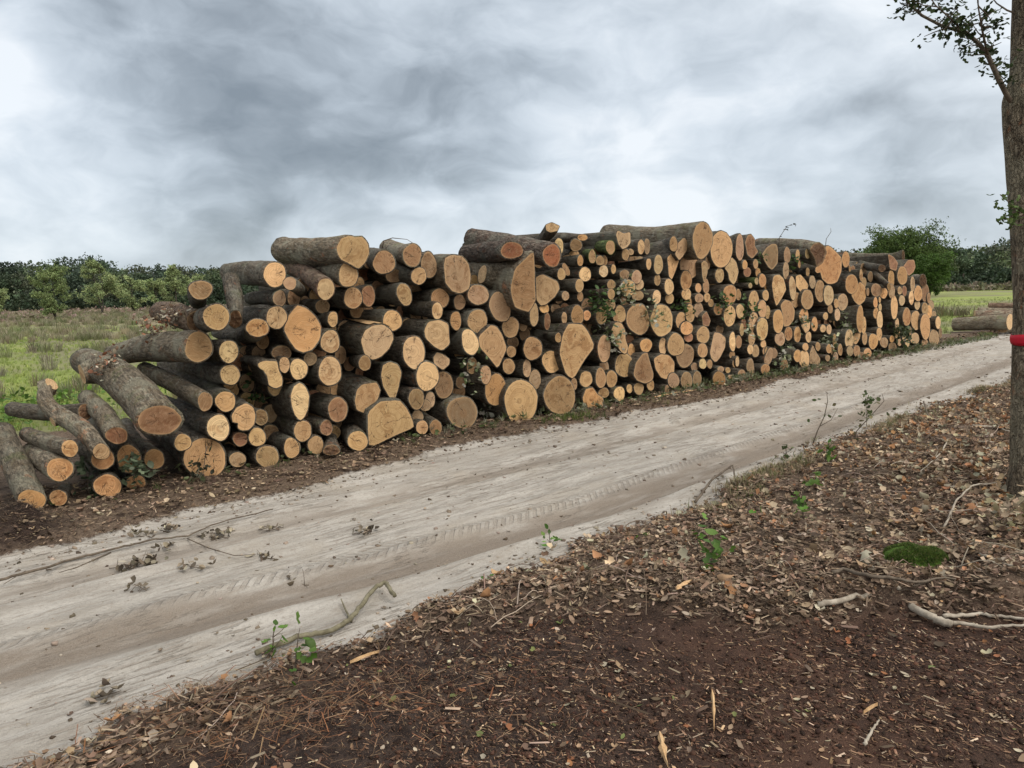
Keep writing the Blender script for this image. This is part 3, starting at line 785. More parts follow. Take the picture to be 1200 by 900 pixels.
E(1172, 460, 19, 32)
E(627, 572, 32, 45, c='p')
E(688, 575, 24, 38)
E(770, 715, 58, 74, c='o', tail=(640, 660), L=1.6, p=.15, lb='round orange-ended log on the ground with its bark side showing, right of the slabs')
E(785, 620, 28, 26, c='g')
E(370, 720, 50, 66, c='g')
E(485, 720, 50, 75, c='d')
E(577, 712, 38, 74, c='d')
E(312, 805, 20, 44, c='d', p=.05)
E(885, 495, 24, 35, p=-.1)
E(930, 550, 18, 44)
E(903, 570, 13, 35)
E(848, 628, 22, 25)
E(1045, 620, 34, 90, c='g')
E(1187, 500, 17, 70)
E(690, 400, 24, 50, c='d', p=-.2)
E(555, 600, 30, 35, c='d', p=-.1)
E(502, 340, 38, 40, c='r', p=-.1)
E(880, 690, 36, 22, c='g')
E(970, 672, 34, 48, c='d')
T(860, 270, 10)
G([(335, 280), (390, 200), (450, 160), (500, 170), (515, 250), (510, 380), (450, 455), (410, 430), (360, 350)], p=.15, c='d', lb='dark-edged gem-shaped log end on top, right of the reddish crest log', lm='gem-shaped crest log end')
E(625, 290, 38, 95, c='d', p=.0)
E(748, 290, 24, 65)
E(610, 470, 34, 100, c='g')
E(768, 395, 15, 45)
E(865, 485, 22, 50, tail=(670, 460), L=1.6, p=.1)
G([(890, 220), (940, 160), (1000, 145), (1060, 190), (1080, 260), (1040, 370), (970, 420), (950, 330)], c='k', p=.25, b='g', tail=(300, 190), L=2.2, lb='blackened log end on the crest whose bark body runs left to the gem-shaped end')
E(868, 270, 32, 60, c='p', p=.2)
G([(1080, 190), (1130, 200), (1200, 270), (1255, 330), (1250, 480), (1200, 600), (1110, 620), (1040, 560), (1020, 480), (970, 500), (965, 440), (1050, 360), (1075, 270)], c='o', p=.1, lb='enormous cracked orange log end on the crest at the right', lm='enormous orange crest log')
G([(450, 640), (470, 540), (530, 525), (580, 570), (610, 690), (560, 790), (500, 880), (470, 780)], c='t', p=.1, lb='shield-shaped log end with a dark knot low on its face', lm='shield-shaped log end')
E(450, 790, 20, 98, -14, p=-.05)
E(688, 675, 38, 135, -3, c='p', p=.1)
G([(730, 540), (780, 520), (830, 570), (870, 640), (850, 720), (790, 730), (730, 650)], c='t')
E(920, 605, 37, 72, c='g')
E(860, 810, 67, 115, c='t', p=.05)
E(725, 810, 50, 90, p=-.1)
E(1010, 710, 54, 125, c='t')
E(1110, 760, 58, 110, c='g')
E(385, 665, 26, 38, c='o', p=-.1)
T(860, 350, 10)
E(395, 160, 32, 75, p=-.1)
E(520, 265, 62, 130, c='o', p=.1, lb='bright orange-tinted oval log end overlapping a bigger lopsided one', lm='bright orange oval log end')
G([(550, 80), (600, 20), (670, 40), (710, 140), (700, 240), (650, 310), (590, 320), (580, 200)], c='t', p=-.05)
E(190, 605, 32, 58, c='g')
E(255, 615, 40, 70)
E(345, 530, 30, 44)
E(820, 200, 55, 82, c='o')
G([(790, 310), (850, 280), (895, 275), (890, 350), (850, 415), (820, 370)], c='p')
E(945, 300, 37, 84, c='o')
E(875, 450, 33, 62, c='p')
E(1045, 350, 32, 45, c='p')
E(1115, 360, 29, 58, c='g')
E(1130, 120, 30, 50)
E(1075, 205, 28, 45)
E(640, 410, 45, 80, c='o', p=-.05)
E(745, 420, 40, 90, c='o')
E(540, 470, 58, 80, c='d', p=-.15)
E(410, 680, 42, 108, 15, c='d')
E(590, 780, 45, 75, c='d')
E(745, 670, 44, 70, c='o', p=.15)
E(825, 710, 60, 104, c='p')
E(840, 565, 35, 45)
G([(890, 760), (890, 640), (925, 545), (960, 620), (1010, 700), (1000, 770)], c='g')
E(985, 560, 29, 50)
E(1115, 590, 24, 45)
E(1152, 610, 20, 44)
E(370, 830, 50, 66, c='o')
E(190, 790, 40, 80, c='d')
E(470, 640, 40, 60, c='d', p=-.1)
E(40, 740, 22, 55, c='g')
T(960, 280, 10)
E(312, 240, 44, 90, c='o')
E(985, 215, 18, 78, c='k', tail=(260, 200), L=3.2, p=-.4, b='g', flat=1, lb='long barked log lying lengthwise along the crest at the right end', lm='lengthwise crest log')
G([(810, 180), (870, 210), (920, 280), (900, 370), (830, 350)], c='r', p=.0)
E(735, 345, 40, 42, c='k', tail=(480, 285), L=1.4, p=.25, lb='hollow-looking dark log end on top, pointing out under the lengthwise log')
E(818, 560, 22, 42, c='t', path=[(640, 400, .9, 1.0), (530, 350, 1.5, 1.0)], p=.3, rs=1.0, lb='thin crooked log sloping steeply down across the face near the right end', lm='sloping crooked log')
E(380, 530, 68, 112, c='o', p=.1)
G([(380, 650), (440, 580), (470, 505), (530, 550), (550, 650), (530, 720), (470, 775), (420, 730)], c='o', p=-.1, lb='leaf-shaped orange log end below right of the enormous crest log')
E(492, 425, 20, 68, p=.1)
E(525, 510, 28, 60, p=-.1)
E(975, 430, 55, 105, c='o', p=.1)
G([(985, 330), (1040, 250), (1110, 250), (1125, 330), (1100, 390), (1050, 430)], c='r', p=-.05)
E(845, 470, 34, 105, c='o', p=-.1)
E(670, 600, 60, 75, c='d', p=-.05)
E(755, 635, 44, 62, c='o')
E(850, 615, 38, 80, c='g')
E(945, 605, 27, 45, c='p', p=.1)
E(1000, 610, 27, 60, c='r', p=-.1)
E(970, 720, 34, 60, c='g')
E(1095, 530, 26, 85, c='g', p=.05)
E(1160, 640, 48, 85, c='o')
E(1080, 690, 30, 78, c='p')
E(660, 745, 25, 60, c='o')
E(710, 715, 13, 35)
E(715, 800, 18, 44, c='p')
E(880, 800, 40, 130, c='t')
E(1150, 775, 32, 54, c='g')
E(275, 740, 57, 95, c='g')
E(200, 755, 27, 54)
E(360, 350, 14, 30, tail=(250, 350), L=1.4, p=.1)
E(570, 620, 17, 45)
T(900, 250, 5)
E(908, 395, 20, 36, c='k', tail=(855, 385), L=1.5, b='g')
E(922, 465, 21, 52, c='r')
E(942, 495, 10, 30)
T(960, 350, 7.5)
E(360, 180, 29, 115, c='o', p=.15, lb='narrow tall log end on a thick dark barked body, right part of the pile')
E(392, 232, 22, 72, p=-.05)
E(500, 128, 24, 50, c='o')
E(533, 185, 26, 75, c='p')
E(770, 160, 34, 75, c='o')
E(850, 190, 40, 80, c='t')
E(933, 245, 42, 105, c='o', p=.1, lb='tallest narrow log end near the ground at the far right end', lm='tall narrow far-end log')
E(1045, 210, 22, 55, c='p', p=.1)
E(930, 90, 27, 55)
E(965, 115, 28, 55, c='o', p=-.1)
E(1010, 345, 42, 68, c='g')
E(265, 355, 37, 80, c='g')
E(330, 340, 27, 60, 15)
E(400, 350, 22, 55)
E(475, 375, 40, 65, c='o')
E(528, 310, 24, 55)
E(640, 355, 21, 30, c='o')
E(685, 305, 24, 55, c='p')
E(800, 285, 11, 40, c='g', tail=(730, 275), L=1.4)
E(840, 350, 37, 50, c='g')
E(750, 345, 19, 40, c='g')
E(570, 385, 34, 45, c='g')
E(645, 430, 34, 45, c='d')
E(135, 370, 17, 58)
E(185, 450, 20, 50)
E(85, 440, 22, 40, c='o')
E(115, 455, 19, 40)
E(270, 460, 27, 44, c='g')
E(330, 460, 30, 48, c='d')
E(425, 485, 34, 50)
E(368, 503, 34, 34, c='d')
E(145, 515, 22, 44, c='g')
E(930, 392, 27, 40, c='g')
E(705, 382, 18, 34, c='g')
E(775, 392, 18, 38, c='g')
E(160, 140, 24, 54, c='g')
E(685, 222, 17, 50, c='g')
E(1066, 300, 14, 45, c='d')
E(75, 522, 20, 28, c='g')

FN = np.array([*TD, 0.0]); FN = FN/np.linalg.norm(FN)
LEAN = math.tan(R(4))
def face_pt(px, py, prot=0.0):
    """ray against the (slightly back-leaning) face of the pile"""
    n = np.array([FN[0], FN[1], LEAN]); d = ray(px, py)
    P0 = np.array([PA[0], PA[1], 0])+FN*prot
    return camp + d*((n@(P0-camp))/(n@d))
YAW0 = R(35)
def solve_tail(px, py, C, L):
    d = ray(px, py); oc = camp-C; b = d@oc; c = oc@oc-L*L; q = b*b-c
    t = -b+(math.sqrt(q) if q > 0 else 0); return camp+d*t
BT = {'': (1, 1, 1), 'g': (1.55, 1.52, 1.42), 'r': (1.25, 1.0, .9), 'm': (.85, 1.25, .55), 's': (1, 1, .95), 'p': (1, 1, 1)}
dir8 = ['right of', 'below right of', 'below', 'below left of', 'left of', 'above left of', 'above', 'above right of']

def build_log(i, g):
    o = g['o']; q = np.random.default_rng(i*31+5)
    C2 = g['C']; c2 = g['c']
    C = face_pt(c2[0], c2[1], o.get('p', 0.0)*(1.0 if c2[0] < 230 or 'tail' in o else .55) + q.uniform(-.03, .03))
    dist = np.linalg.norm(C-camp)
    stations = None
    if 'path' in o:
        ps = [(solve_tail(p[0], p[1], C, p[2]), p[3]) for p in o['path']]
        stations = [(C, 1.0)]+ps
    elif 'tail' in o:
        L = o.get('L', 2.2); P = solve_tail(*o['tail'], C, L); stations = [(C, 1.0), (P, o.get('rs', .92))]
    else:
        L = o.get('L', q.uniform(2.3, 3.0)); a = YAW0+R(q.normal(0, 2.0)); pt = R(q.normal(0, 1.0))
        d = np.array([-math.sin(a)*math.cos(pt), math.cos(a)*math.cos(pt), math.sin(pt)])
        P = C+d*L; stations = [(C, 1.0), (P, q.uniform(.82, 1.0))]
    a = stations[1][0]-C; a /= np.linalg.norm(a)
    rv = (C-camp)/dist
    n = a.copy()
    if 'path' in o or 'tail' in o:
        lim = .55
        if a@rv < lim: n = a+rv*(lim-a@rv)*1.1
        n = n+q.normal(0, .02, 3)
    else: n = n+q.normal(0, .035, 3)
    n /= np.linalg.norm(n)
    # outline on the sawn plane
    pts = []
    for p in C2:
        d = ray(*p); pts.append(camp+d*((n@(C-camp))/(n@d)))
    pts = np.array(pts); C = pts.mean(0)
    X = np.cross([0, 0, 1.0], n); X /= np.linalg.norm(X); Y = np.cross(n, X)
    M = np.array([X, Y, n])                       # world -> local rows
    loc = (pts-C)@M.T
    if np.sum(loc[:, 0]*np.roll(loc[:, 1], -1)-np.roll(loc[:, 0], -1)*loc[:, 1]) < 0: loc = loc[::-1]
    N = len(loc); ang = np.arctan2(loc[:, 1], loc[:, 0]); rr = np.hypot(loc[:, 0], loc[:, 1]); r0 = rr.mean()
    g['r'] = r0; g['P'] = C
    # resampled centre line in local space
    S = [((s[0]-C)@M.T, s[1]) for s in stations]; S[0] = (np.zeros(3), 1.0)
    cum = [0]
    for k in range(1, len(S)): cum.append(cum[-1]+np.linalg.norm(S[k][0]-S[k-1][0]))
    nseg = max(8, int(cum[-1]/(.09 if dist < 9 else .2)))
    us = np.concatenate([[0, .02, .06], np.linspace(.14, cum[-1], nseg)])
    SP = np.array([s[0] for s in S]); SR = np.array([s[1] for s in S])
    if len(S) > 2:                                  # smooth path
        fine = np.linspace(0, cum[-1], 60); Pf = np.stack([np.interp(fine, cum, SP[:, k]) for k in range(3)], 1)
        for _ in range(60*len(S)//4): Pf[1:-1] = (Pf[:-2]+2*Pf[1:-1]+Pf[2:])/4
        cl = np.interp(us, fine, np.arange(60)); Pc = np.stack([np.interp(us, fine, Pf[:, k]) for k in range(3)], 1)
    else:
        Pc = np.stack([np.interp(us, cum, SP[:, k]) for k in range(3)], 1)
        bend = q.normal(0, .012, 2)*cum[-1]
        w = np.sin(us/cum[-1]*math.pi); Pc[:, 0] += bend[0]*w; Pc[:, 1] += bend[1]*w
    Rc = np.interp(us, cum, SR)
    Tn = np.gradient(Pc, us, axis=0); Tn /= np.linalg.norm(Tn, axis=1)[:, None]
    ax = np.array([1.0, 0, 0]); V = []
    blob = q.uniform(0, 50)
    for k, u in enumerate(us):
        t = Tn[k]; A = ax-t*(ax@t); A /= np.linalg.norm(A); B = np.cross(t, A); ax = A
        w = float(sst(0, .45, u)) if g['shp'] == 'round' else float(sst(.15, 1.3, u))*.85
        rad = rr*(1-w)+r0*w*(1+.03*np.cos(2*ang+blob)+.025*np.cos(3*ang+blob*2+u))
        rad = rad*Rc[k]*o.get('rc', 1.0)
        if u > 0.05:
            nb = .05*vn(np.cos(ang)*2+blob+u*.6, np.sin(ang)*2+u*4, i % 97)+.03*vn(np.cos(ang)*4+blob, np.sin(ang)*4+u*9, i % 89)
            rad = rad*(1+nb)
        cirA, cirB = np.cos(ang)*rad, np.sin(ang)*rad
        tilt = float(sst(0, .25, u))                # leave the saw plane gradually
        Au = A*tilt+np.array([1.0, 0, 0])*(1-tilt); Bu = B*tilt+np.array([0, 1.0, 0])*(1-tilt)
        V.append(Pc[k]+np.outer(cirA, Au)+np.outer(cirB, Bu))
    th = min(.014, r0*.10) if o.get('b') != 'p' else .022
    inner = 1-th/np.maximum(rr, .02)
    V[0] = V[0]+np.array([0, 0, .004])
    capf = loc*inner[:, None]; capf[:, 2] = 0
    last = V[-1]; mid = Pc[-1]; inn_b = mid+(last-mid)*(1-th/r0)
    rings = [capf]+V+[inn_b]
    VV = np.concatenate(rings); nr = len(rings)
    j = np.arange(N); F = []
    for k in range(nr-1):
        a0 = k*N+j; b0 = k*N+(j+1) % N
        F.append(np.stack([a0, a0+N, b0+N, b0], 1))
    F = np.concatenate(F)
    bt = np.array(BT.get(o.get('b', ''), (1, 1, 1)))*np.exp(q.normal(0, .13))
    mat = M_BARKP if o.get('b') == 'p' else M_BARK
    log = mesh_obj('log', VV, F, mat)
    log.matrix_world = Matrix([[X[0], Y[0], n[0], C[0]], [X[1], Y[1], n[1], C[1]], [X[2], Y[2], n[2], C[2]], [0, 0, 0, 1]])
    log.color = (*bt, 1)
    # sawn ends
    def disc(ring, cen, flip, depth):
        rs = [(1.0, 1.0), (.93, .6), (.6, 0), (.3, 0)]
        V_ = []; rim = []
        for k, (f, rm) in enumerate(rs):
            P_ = cen+(ring-cen)*f
            if 0 < k: P_ = P_+np.array([0, 0, 1.0])*q.normal(0, depth, (N, 1))
            V_.append(P_); rim += [rm]*N
        V_.append(cen[None]); rim.append(0)
        V_ = np.concatenate(V_); F_ = []
        for k in range(3):
            for a_ in range(N):
                f = (k*N+a_, k*N+(a_+1) % N, (k+1)*N+(a_+1) % N, (k+1)*N+a_); F_.append(f if flip else f[::-1])
        for a_ in range(N):
            f = (3*N+a_, 3*N+(a_+1) % N, 4*N); F_.append(f if flip else f[::-1])
        return V_, F_, rim
    cc = o.get('c', 't'); base = np.array(CUTC[cc])*np.exp(q.normal(-.05, .20))*(1+q.normal(0, .03, 3))*np.array([1, .985, .93])
    if cc == 't': base = base*(1-.35*q.random()**2)
    rough = .007 if cc == 'k' else .003 if cc == 'r' else .0012
    v_, f_, rim = disc(capf, np.zeros(3), False, rough)
    fc = mesh_obj('cut_face', v_, f_, M_CUT, log, attrs={'rim': rim}); fc.color = (*np.clip(base, 0, .8), 1)
    v_, f_, rim = disc(inn_b, mid, True, .001)
    fb = mesh_obj('cut_face', v_, f_, M_CUT, log, attrs={'rim': rim}, smooth=False); fb.color = (*np.clip(base*.8, 0, .8), 1)
    for sx, sy, sr in o.get('stub', []):            # sawn-off side branches
        rr_ = sr/6/FPX*dist; d = ray(sx, sy); best = None
        for kk in range(len(Pc)):
            Wp = C+Pc[kk]@M; dd = np.linalg.norm(np.cross(Wp-camp, d))
            if best is None or dd < best[0]: best = (dd, kk, Wp)
        _, kk, Wp = best; rk = r0*Rc[kk]; Q = camp+d*((Wp-camp)@d); lat = Q-Wp
        axw = Tn[kk]@M; back = -d-axw*(-d@axw); back /= np.linalg.norm(back)
        hgt_ = math.sqrt(max(rk*rk-lat@lat, (rk*.35)**2)); end = Wp+lat+back*(hgt_*1.0+rr_*.45); dirv = end-Wp; dirv /= np.linalg.norm(dirv)
        Pp = [(Wp-C)@M.T, ((Wp+end)*.5-C)@M.T, (end-C)@M.T]
        V1, F1 = tube(Pp, [rr_*1.3, rr_*1.15, rr_*.9], 14, cap=False, jit=.06, seed=i)
        st_ = mesh_obj('branch_stump', V1, F1, mat, log); st_.color = (*bt, 1)
        ring = V1[-14:]; cen = ring.mean(0); Vd = np.vstack([ring, cen+(ring-cen)*.9, cen])
        Fd = [(a_, (a_+1) % 14, 14+(a_+1) % 14, 14+a_) for a_ in range(14)]+[(14+a_, 14+(a_+1) % 14, 28) for a_ in range(14)]
        sf = mesh_obj('cut_face', Vd, Fd, M_CUT, st_, attrs={'rim': [1]*14+[.3]*14+[0]}, smooth=False); sf.color = (*np.array(CUTC['p']), 1)
    if o.get('b') == 's':                           # bare split strip along the top
        up = (np.array([0, 0, 1.0])@M.T)[:2]; ua = math.atan2(up[1], up[0]); sd = ua+.25
        Vs = []; m = 9
        for u in np.linspace(.0, 1.0, m):
            for da in np.linspace(-.62, .62, 6):
                wv = (1-.5*u); k = np.interp(u, us, np.arange(len(us))); k0 = int(k); rk = np.interp(sd+da*wv, np.sort(ang), rr[np.argsort(ang)])
                rk = (rk*(1-sst(.15, 1.3, u)*.85)+r0*sst(.15, 1.3, u)*.85)*(1.035+.02*q.normal())
                Pk = Pc[k0]; Vs.append(np.array([Pk[0]+math.cos(sd+da*wv)*rk, Pk[1]+math.sin(sd+da*wv)*rk, u+.006]))
        Fs = [(a_*6+b_, a_*6+b_+1, (a_+1)*6+b_+1, (a_+1)*6+b_) for a_ in range(m-1) for b_ in range(5)]
        sw = mesh_obj('bare_split_wood', Vs, Fs, M_SPLINT, log); tag(sw, 'bare pale torn wood along the upper side of the log')
    return log

# the 300 ends that show largest are things of their own; the rest (all tiny in the picture) plus the logs that only
# show as dark shapes down in the gaps are one mass
def area(C): return abs(np.sum(C[:, 0]*np.roll(C[:, 1], -1)-np.roll(C[:, 0], -1)*C[:, 1]))/2
order = sorted(range(len(LOGS)), key=lambda i: -area(LOGS[i]['C'])-(1e6 if 'lb' in LOGS[i]['o'] or 'lm' in LOGS[i]['o'] else 0))
small = set(order[300:])
# fill the gaps with set-back logs
TOPL = [(240, 455), (262, 430), (290, 385), (330, 350), (380, 318), (450, 300), (560, 310), (640, 300), (760, 290), (900, 300), (1000, 310), (1080, 335), (1098, 370)]
BOTL = [(150, 548), (240, 540), (450, 500), (650, 470), (850, 432), (1000, 408), (1098, 388)]
cen = np.array([g['c'] for g in LOGS]); rc = np.array([math.sqrt(area(g['C'])/math.pi) for g in LOGS])
NG = len(LOGS); extra = []
for _ in range(9000):
    x = rng.uniform(240, 1095); t0 = np.interp(x, [p[0] for p in TOPL], [p[1] for p in TOPL]); b0 = np.interp(x, [p[0] for p in BOTL], [p[1] for p in BOTL])
    y = rng.uniform(t0, b0); asp = np.interp(x, [200, 700, 1100], [1.0, .8, .5])
    dd = np.hypot((cen[:, 0]-x)/asp, cen[:, 1]-y)-rc/math.sqrt(asp)
    gap = dd.min(); base = np.interp(x, [170, 600, 1100], [11, 8, 5.5])
    if gap < base*.12: continue
    if any(math.hypot((e[0]-x)/asp, e[1]-y) < (e[2]+base)*.72 for e in extra): continue
    extra.append((x, y, base))
T(0, 0, 1)
for (x, y, r_) in extra:
    asp = np.interp(x, [200, 700, 1100], [1.0, .8, .5])
    E(x, y, r_*asp*rng.uniform(.8, 1.1), r_*rng.uniform(.85, 1.15), p=-rng.uniform(.3, .7)/.55, L=1.2 if x < 420 else 2.0, c=rng.choice(list('dgrt')))
print('EXTRA', len(extra))
for k in range(NG, len(LOGS)): small.add(k)
objs = []; MV = {'bark': [], 'cut': []}
for i, g in enumerate(LOGS):
    lg = build_log(i, g); g['obj'] = lg
    if i in small:
        mw = np.array(lg.matrix_world); allo = [(lg, 'bark')]+[(c_, 'cut') for c_ in list(lg.children)]
        for o_, key in allo:
            me = o_.data; n_ = len(me.vertices); co = np.empty(n_*3, np.float32); me.vertices.foreach_get('co', co); co = co.reshape(-1, 3)
            wco = co@mw[:3, :3].T+mw[:3, 3]
            fs = [tuple(p.vertices) for p in me.polygons]
            rim = np.zeros(n_)
            if key == 'cut': rim = np.empty(n_, np.float32); me.attributes['rim'].data.foreach_get('value', rim)
            MV[key].append((wco, fs, co, np.tile(np.array(o_.color), (n_, 1)), rim, np.full(n_, (i*.6180339) % 1)))
        for o_, key in allo[::-1]: bpy.data.objects.remove(o_)
        g['obj'] = None; continue
    objs.append(lg)
    tag(lg, g['o'].get('lb'), 'log', 'sawn logs stacked in the long roadside pile')
LOGS = [g for g in LOGS if g['obj'] is not None]
sroot = empty('small_logs', (float(PA[0]), float(PA[1]), 0), 'smallest log ends and set-back logs filling the gaps of the long pile', 'logs', kind='stuff')
for key, mt in (('bark', M_BARKM), ('cut', M_CUTM)):
    off = 0; F_ = []
    for w_, fs, *rest_ in MV[key]:
        F_ += [tuple(v+off for v in f) for f in fs]; off += len(w_)
    o_ = mesh_obj('bark' if key == 'bark' else 'cut_faces', np.concatenate([m[0] for m in MV[key]])-np.array([PA[0], PA[1], 0]), F_, mt, sroot, cols=np.concatenate([m[3] for m in MV[key]]), attrs={'rim': np.concatenate([m[4] for m in MV[key]]), 'rnd': np.concatenate([m[5] for m in MV[key]])})
    at = o_.data.attributes.new('oc', 'FLOAT_VECTOR', 'POINT'); at.data.foreach_set('vector', np.concatenate([m[2] for m in MV[key]]).astype(np.float32).ravel())
# labels of the unnamed ones: look + bearing from the nearest landmark end
LM = [g for g in LOGS if 'lm' in g['o']]
size_w = lambda g: 'tiny' if g['r'] < .065 else 'small' if g['r'] < .10 else 'middling' if g['r'] < .14 else 'large' if g['r'] < .19 else 'very large'
col_w = dict(t='tan-ended', p='pale-ended', o='orange-ended', r='reddish-ended', d='dark-ended', g='greyish-ended', k='blackish', R='red')
bag = {}
for g in LOGS:
    if 'lb' in g['o']: continue
    best = min(LM, key=lambda l: np.hypot(*(l['c']-g['c'])))
    d = g['c']-best['c']; k = int(round(math.atan2(d[1], d[0])/(math.pi/4))) % 8
    ext = np.ptp(g['C'], axis=0); asp = ext[1]/ext[0]
    shp = 'angular' if g['shp'] == 'cut' else 'narrow' if asp > 2.0 else 'oval' if asp > 1.25 else 'round'
    key = f"{size_w(g)} {shp} {col_w[g['o'].get('c', 't')]} log"
    bag.setdefault((key, dir8[k], best['o']['lm']), []).append((np.hypot(*d), g))
ORD = ['', 'second', 'third', 'fourth', 'fifth', 'sixth', 'seventh', 'eighth']
for (key, dr, lm), lst in bag.items():
    lst.sort(key=lambda z: z[0])
    for n_, (_, g) in enumerate(lst):
        g['obj']['label'] = f"{key}, {'nearest' if len(lst) > 1 and n_ == 0 else (ORD[n_]+' nearest' if n_ else 'just')} {dr} the {lm}"
print('LOGS', len(LOGS))
for g in LOGS:
    assert len(g['obj']['label'].replace('-',' ').split())<99
def blade_tuft(nb, h, spread, seed, w=.012, lean=.5):
    q = np.random.default_rng(seed); V = []; F = []
    for k in range(nb):
        a = q.uniform(0, 6.28); r = spread*q.random()**.5; hh = h*q.uniform(.55, 1.1); l = lean*q.uniform(.2, 1)*h
        b = np.array([math.cos(a)*r, math.sin(a)*r, -.01]); d = np.array([math.cos(a+q.normal(0, .5)), math.sin(a+q.normal(0, .5)), 0])
        sd = np.array([-d[1], d[0], 0])*w; i = len(V)
        V += [b-sd, b+sd, b+d*l*.35+[0, 0, hh*.6]-sd*.8, b+d*l*.35+[0, 0, hh*.6]+sd*.8, b+d*l+[0, 0, hh]]
        F += [(i, i+1, i+3), (i, i+3, i+2), (i+2, i+3, i+4)]
    return np.array(V), np.array(F)
# ------------------------------------------------------------------ terrain
def axis_pts(lo, hi, a, b, st0, g=1.06):
    mid = list(np.arange(a, b, st0)); up = []; x = b; s_ = st0
    while x < hi: up.append(x); s_ *= g; x += s_
    up.append(hi); dn = []; x = a-st0; s_ = st0
    while x > lo: dn.append(x); s_ *= g; x -= s_
    dn.append(lo); return np.array(dn[::-1]+mid+up)
gx = axis_pts(-1500, 1500, -5.5, 7.5, .036, 1.055); gy = axis_pts(-60, 1800, 1.4, 9.5, .036, 1.05)
GX, GY = np.meshgrid(gx, gy); GXf, GYf = GX.ravel(), GY.ravel()
s_, t_, zr, zf, zp, zg, zh, _far, _near = zones(GXf, GYf)
GZ = ground_h(GXf, GYf)
rutm = np.clip(np.exp(-((t_-ev(RUT1, s_))/.22)**4)+.6*np.exp(-((t_-ev(RUT2, s_))/.16)**4), 0, 1)
r1_ = t_-ev(RUT1, s_); lugm = np.exp(-((r1_+.30)/.10)**6)*zr; lugu = s_+np.abs(r1_+.30)*.9
nx, ny = len(gx), len(gy)
ii = (np.arange(ny-1)[:, None]*nx+np.arange(nx-1)[None]).ravel()
FQ = np.stack([ii, ii+1, ii+nx+1, ii+nx], 1)
fr = zr[FQ].mean(1); ff = zf[FQ].mean(1); fg = zg[FQ].mean(1)
cls = np.where(fr > .5, 0, np.where(fg > .5, 2, np.where(ff > .5, 1, 3)))
VG = np.stack([GXf, GYf, GZ], 1)
for k, nm in enumerate(['sand_road', 'forest_floor', 'meadow', 'road_verge']):
    fsel = FQ[cls == k]
    uq, inv = np.unique(fsel, return_inverse=True)
    o = mesh_obj(nm, VG[uq], inv.reshape(-1, 4), M_GROUND, attrs=dict(w_road=zr[uq], w_peat=zp[uq], w_grass=zg[uq], w_heath=zh[uq], w_rut=rutm[uq]*zr[uq], w_lug=lugm[uq], lug_u=lugu[uq]))
    tag(o, kind='structure')
print('GROUND', nx, ny)

# ------------------------------------------------------------------ loose stuff on the ground
def sample(n, x0, x1, y0, y1, wfun, falloff=None):
    out = []; tot = 0
    while tot < n:
        x = rng.uniform(x0, x1, n*2); y = rng.uniform(y0, y1, n*2)
        w = wfun(x, y); k = rng.random(len(x)) < w
        out.append(np.stack([x[k], y[k]], 1)); tot += k.sum()
    return np.concatenate(out)[:n]
def inview(x, y): return (y > 1.3) & (np.abs(x) < .95*y+1.2)
def near_w(x, y, d0): return np.minimum(1, (d0/np.maximum(np.hypot(x, y), .1))**1.3)
LITC = [(.28, .20, .14), (.21, .14, .095), (.13, .088, .06), (.37, .285, .20), (.28, .15, .085), (.085, .06, .044), (.44, .37, .29)]
LT = [leaf_t(.30, .5), leaf_t(.38, .9, 1), leaf_t(.25, -.5), leaf_t(.34, 1.3, 1), leaf_t(.22, .2)]
ST = [sliver_t(.10, .05), sliver_t(.18, .05), sliver_t(.06, .04), sliver_t(.3, .06)]
def on_ground(P, dz=0): return np.column_stack([P, ground_h(P[:, 0], P[:, 1])+dz])
# leaf litter of the forest floor
def w_lit(x, y):
    s, t, road, fl, pe, gr, he, far, near = zones(x, y)
    return inview(x, y)*fl*(1-pe*.985)*near_w(x, y, 4.5)*(.45+.55*sst(-.3, .3, fbm(x*2, y*2, 120)))
n = 46000; P = sample(n, -3, 16, 1.5, 16, w_lit)
P3 = on_ground(P, rng.uniform(0, .03, n)); d_ = np.hypot(P[:, 0], P[:, 1])
tag(scatter('leaf_litter', LT, P3, np.minimum(rng.lognormal(math.log(.024), .42, n), .05)*(1+d_*.03), .55, pickc(LITC, n, .3, .06, [.24, .24, .20, .09, .07, .12, .04]), M_LEAFD),
    'brown dry leaf litter covering the forest floor beside the track', 'leaf litter', kind='stuff')
n = 34000; P = sample(n, -3, 12, 1.5, 11, lambda x, y: w_lit(x, y)*near_w(x, y, 3.5))
tag(scatter('twig_litter', ST, on_ground(P, rng.uniform(0, .03, n)), np.minimum(rng.lognormal(math.log(.034), .5, n), .075), .3, pickc([(.20, .14, .10), (.32, .24, .17), (.10, .07, .05)], n, .3), M_LEAFD),
    'fine bark scraps and dry needles strewn over the forest floor', 'bark scraps', kind='stuff')
# bigger curled oak leaves, thick towards the trunk
n = 5200; P = sample(n, -2, 12, 1.5, 14, lambda x, y: w_lit(x, y)*(.10+.9*sst(1.2, 3.6, x-.1*y+fbm(x*1.5, y*1.5, 121)*1.2))*sst(-.25, .25, fbm(x*3, y*3, 122)+.1))
tag(scatter('curled_oak_leaves', [leaf_t(.36, 1.2, 1), leaf_t(.34, .8, 1), leaf_t(.30, 1.6), leaf_t(.38, .3, 1)], on_ground(P, rng.uniform(.01, .05, n)), np.clip(rng.lognormal(math.log(.055), .3, n), .03, .09), .75, pickc([(.38, .26, .16), (.46, .36, .25), (.30, .16, .08), (.22, .15, .10), (.34, .31, .22)], n, .22), M_LEAFD),
    'big curled tan oak leaves lying thick towards the roadside trunk', 'oak leaves', kind='stuff')
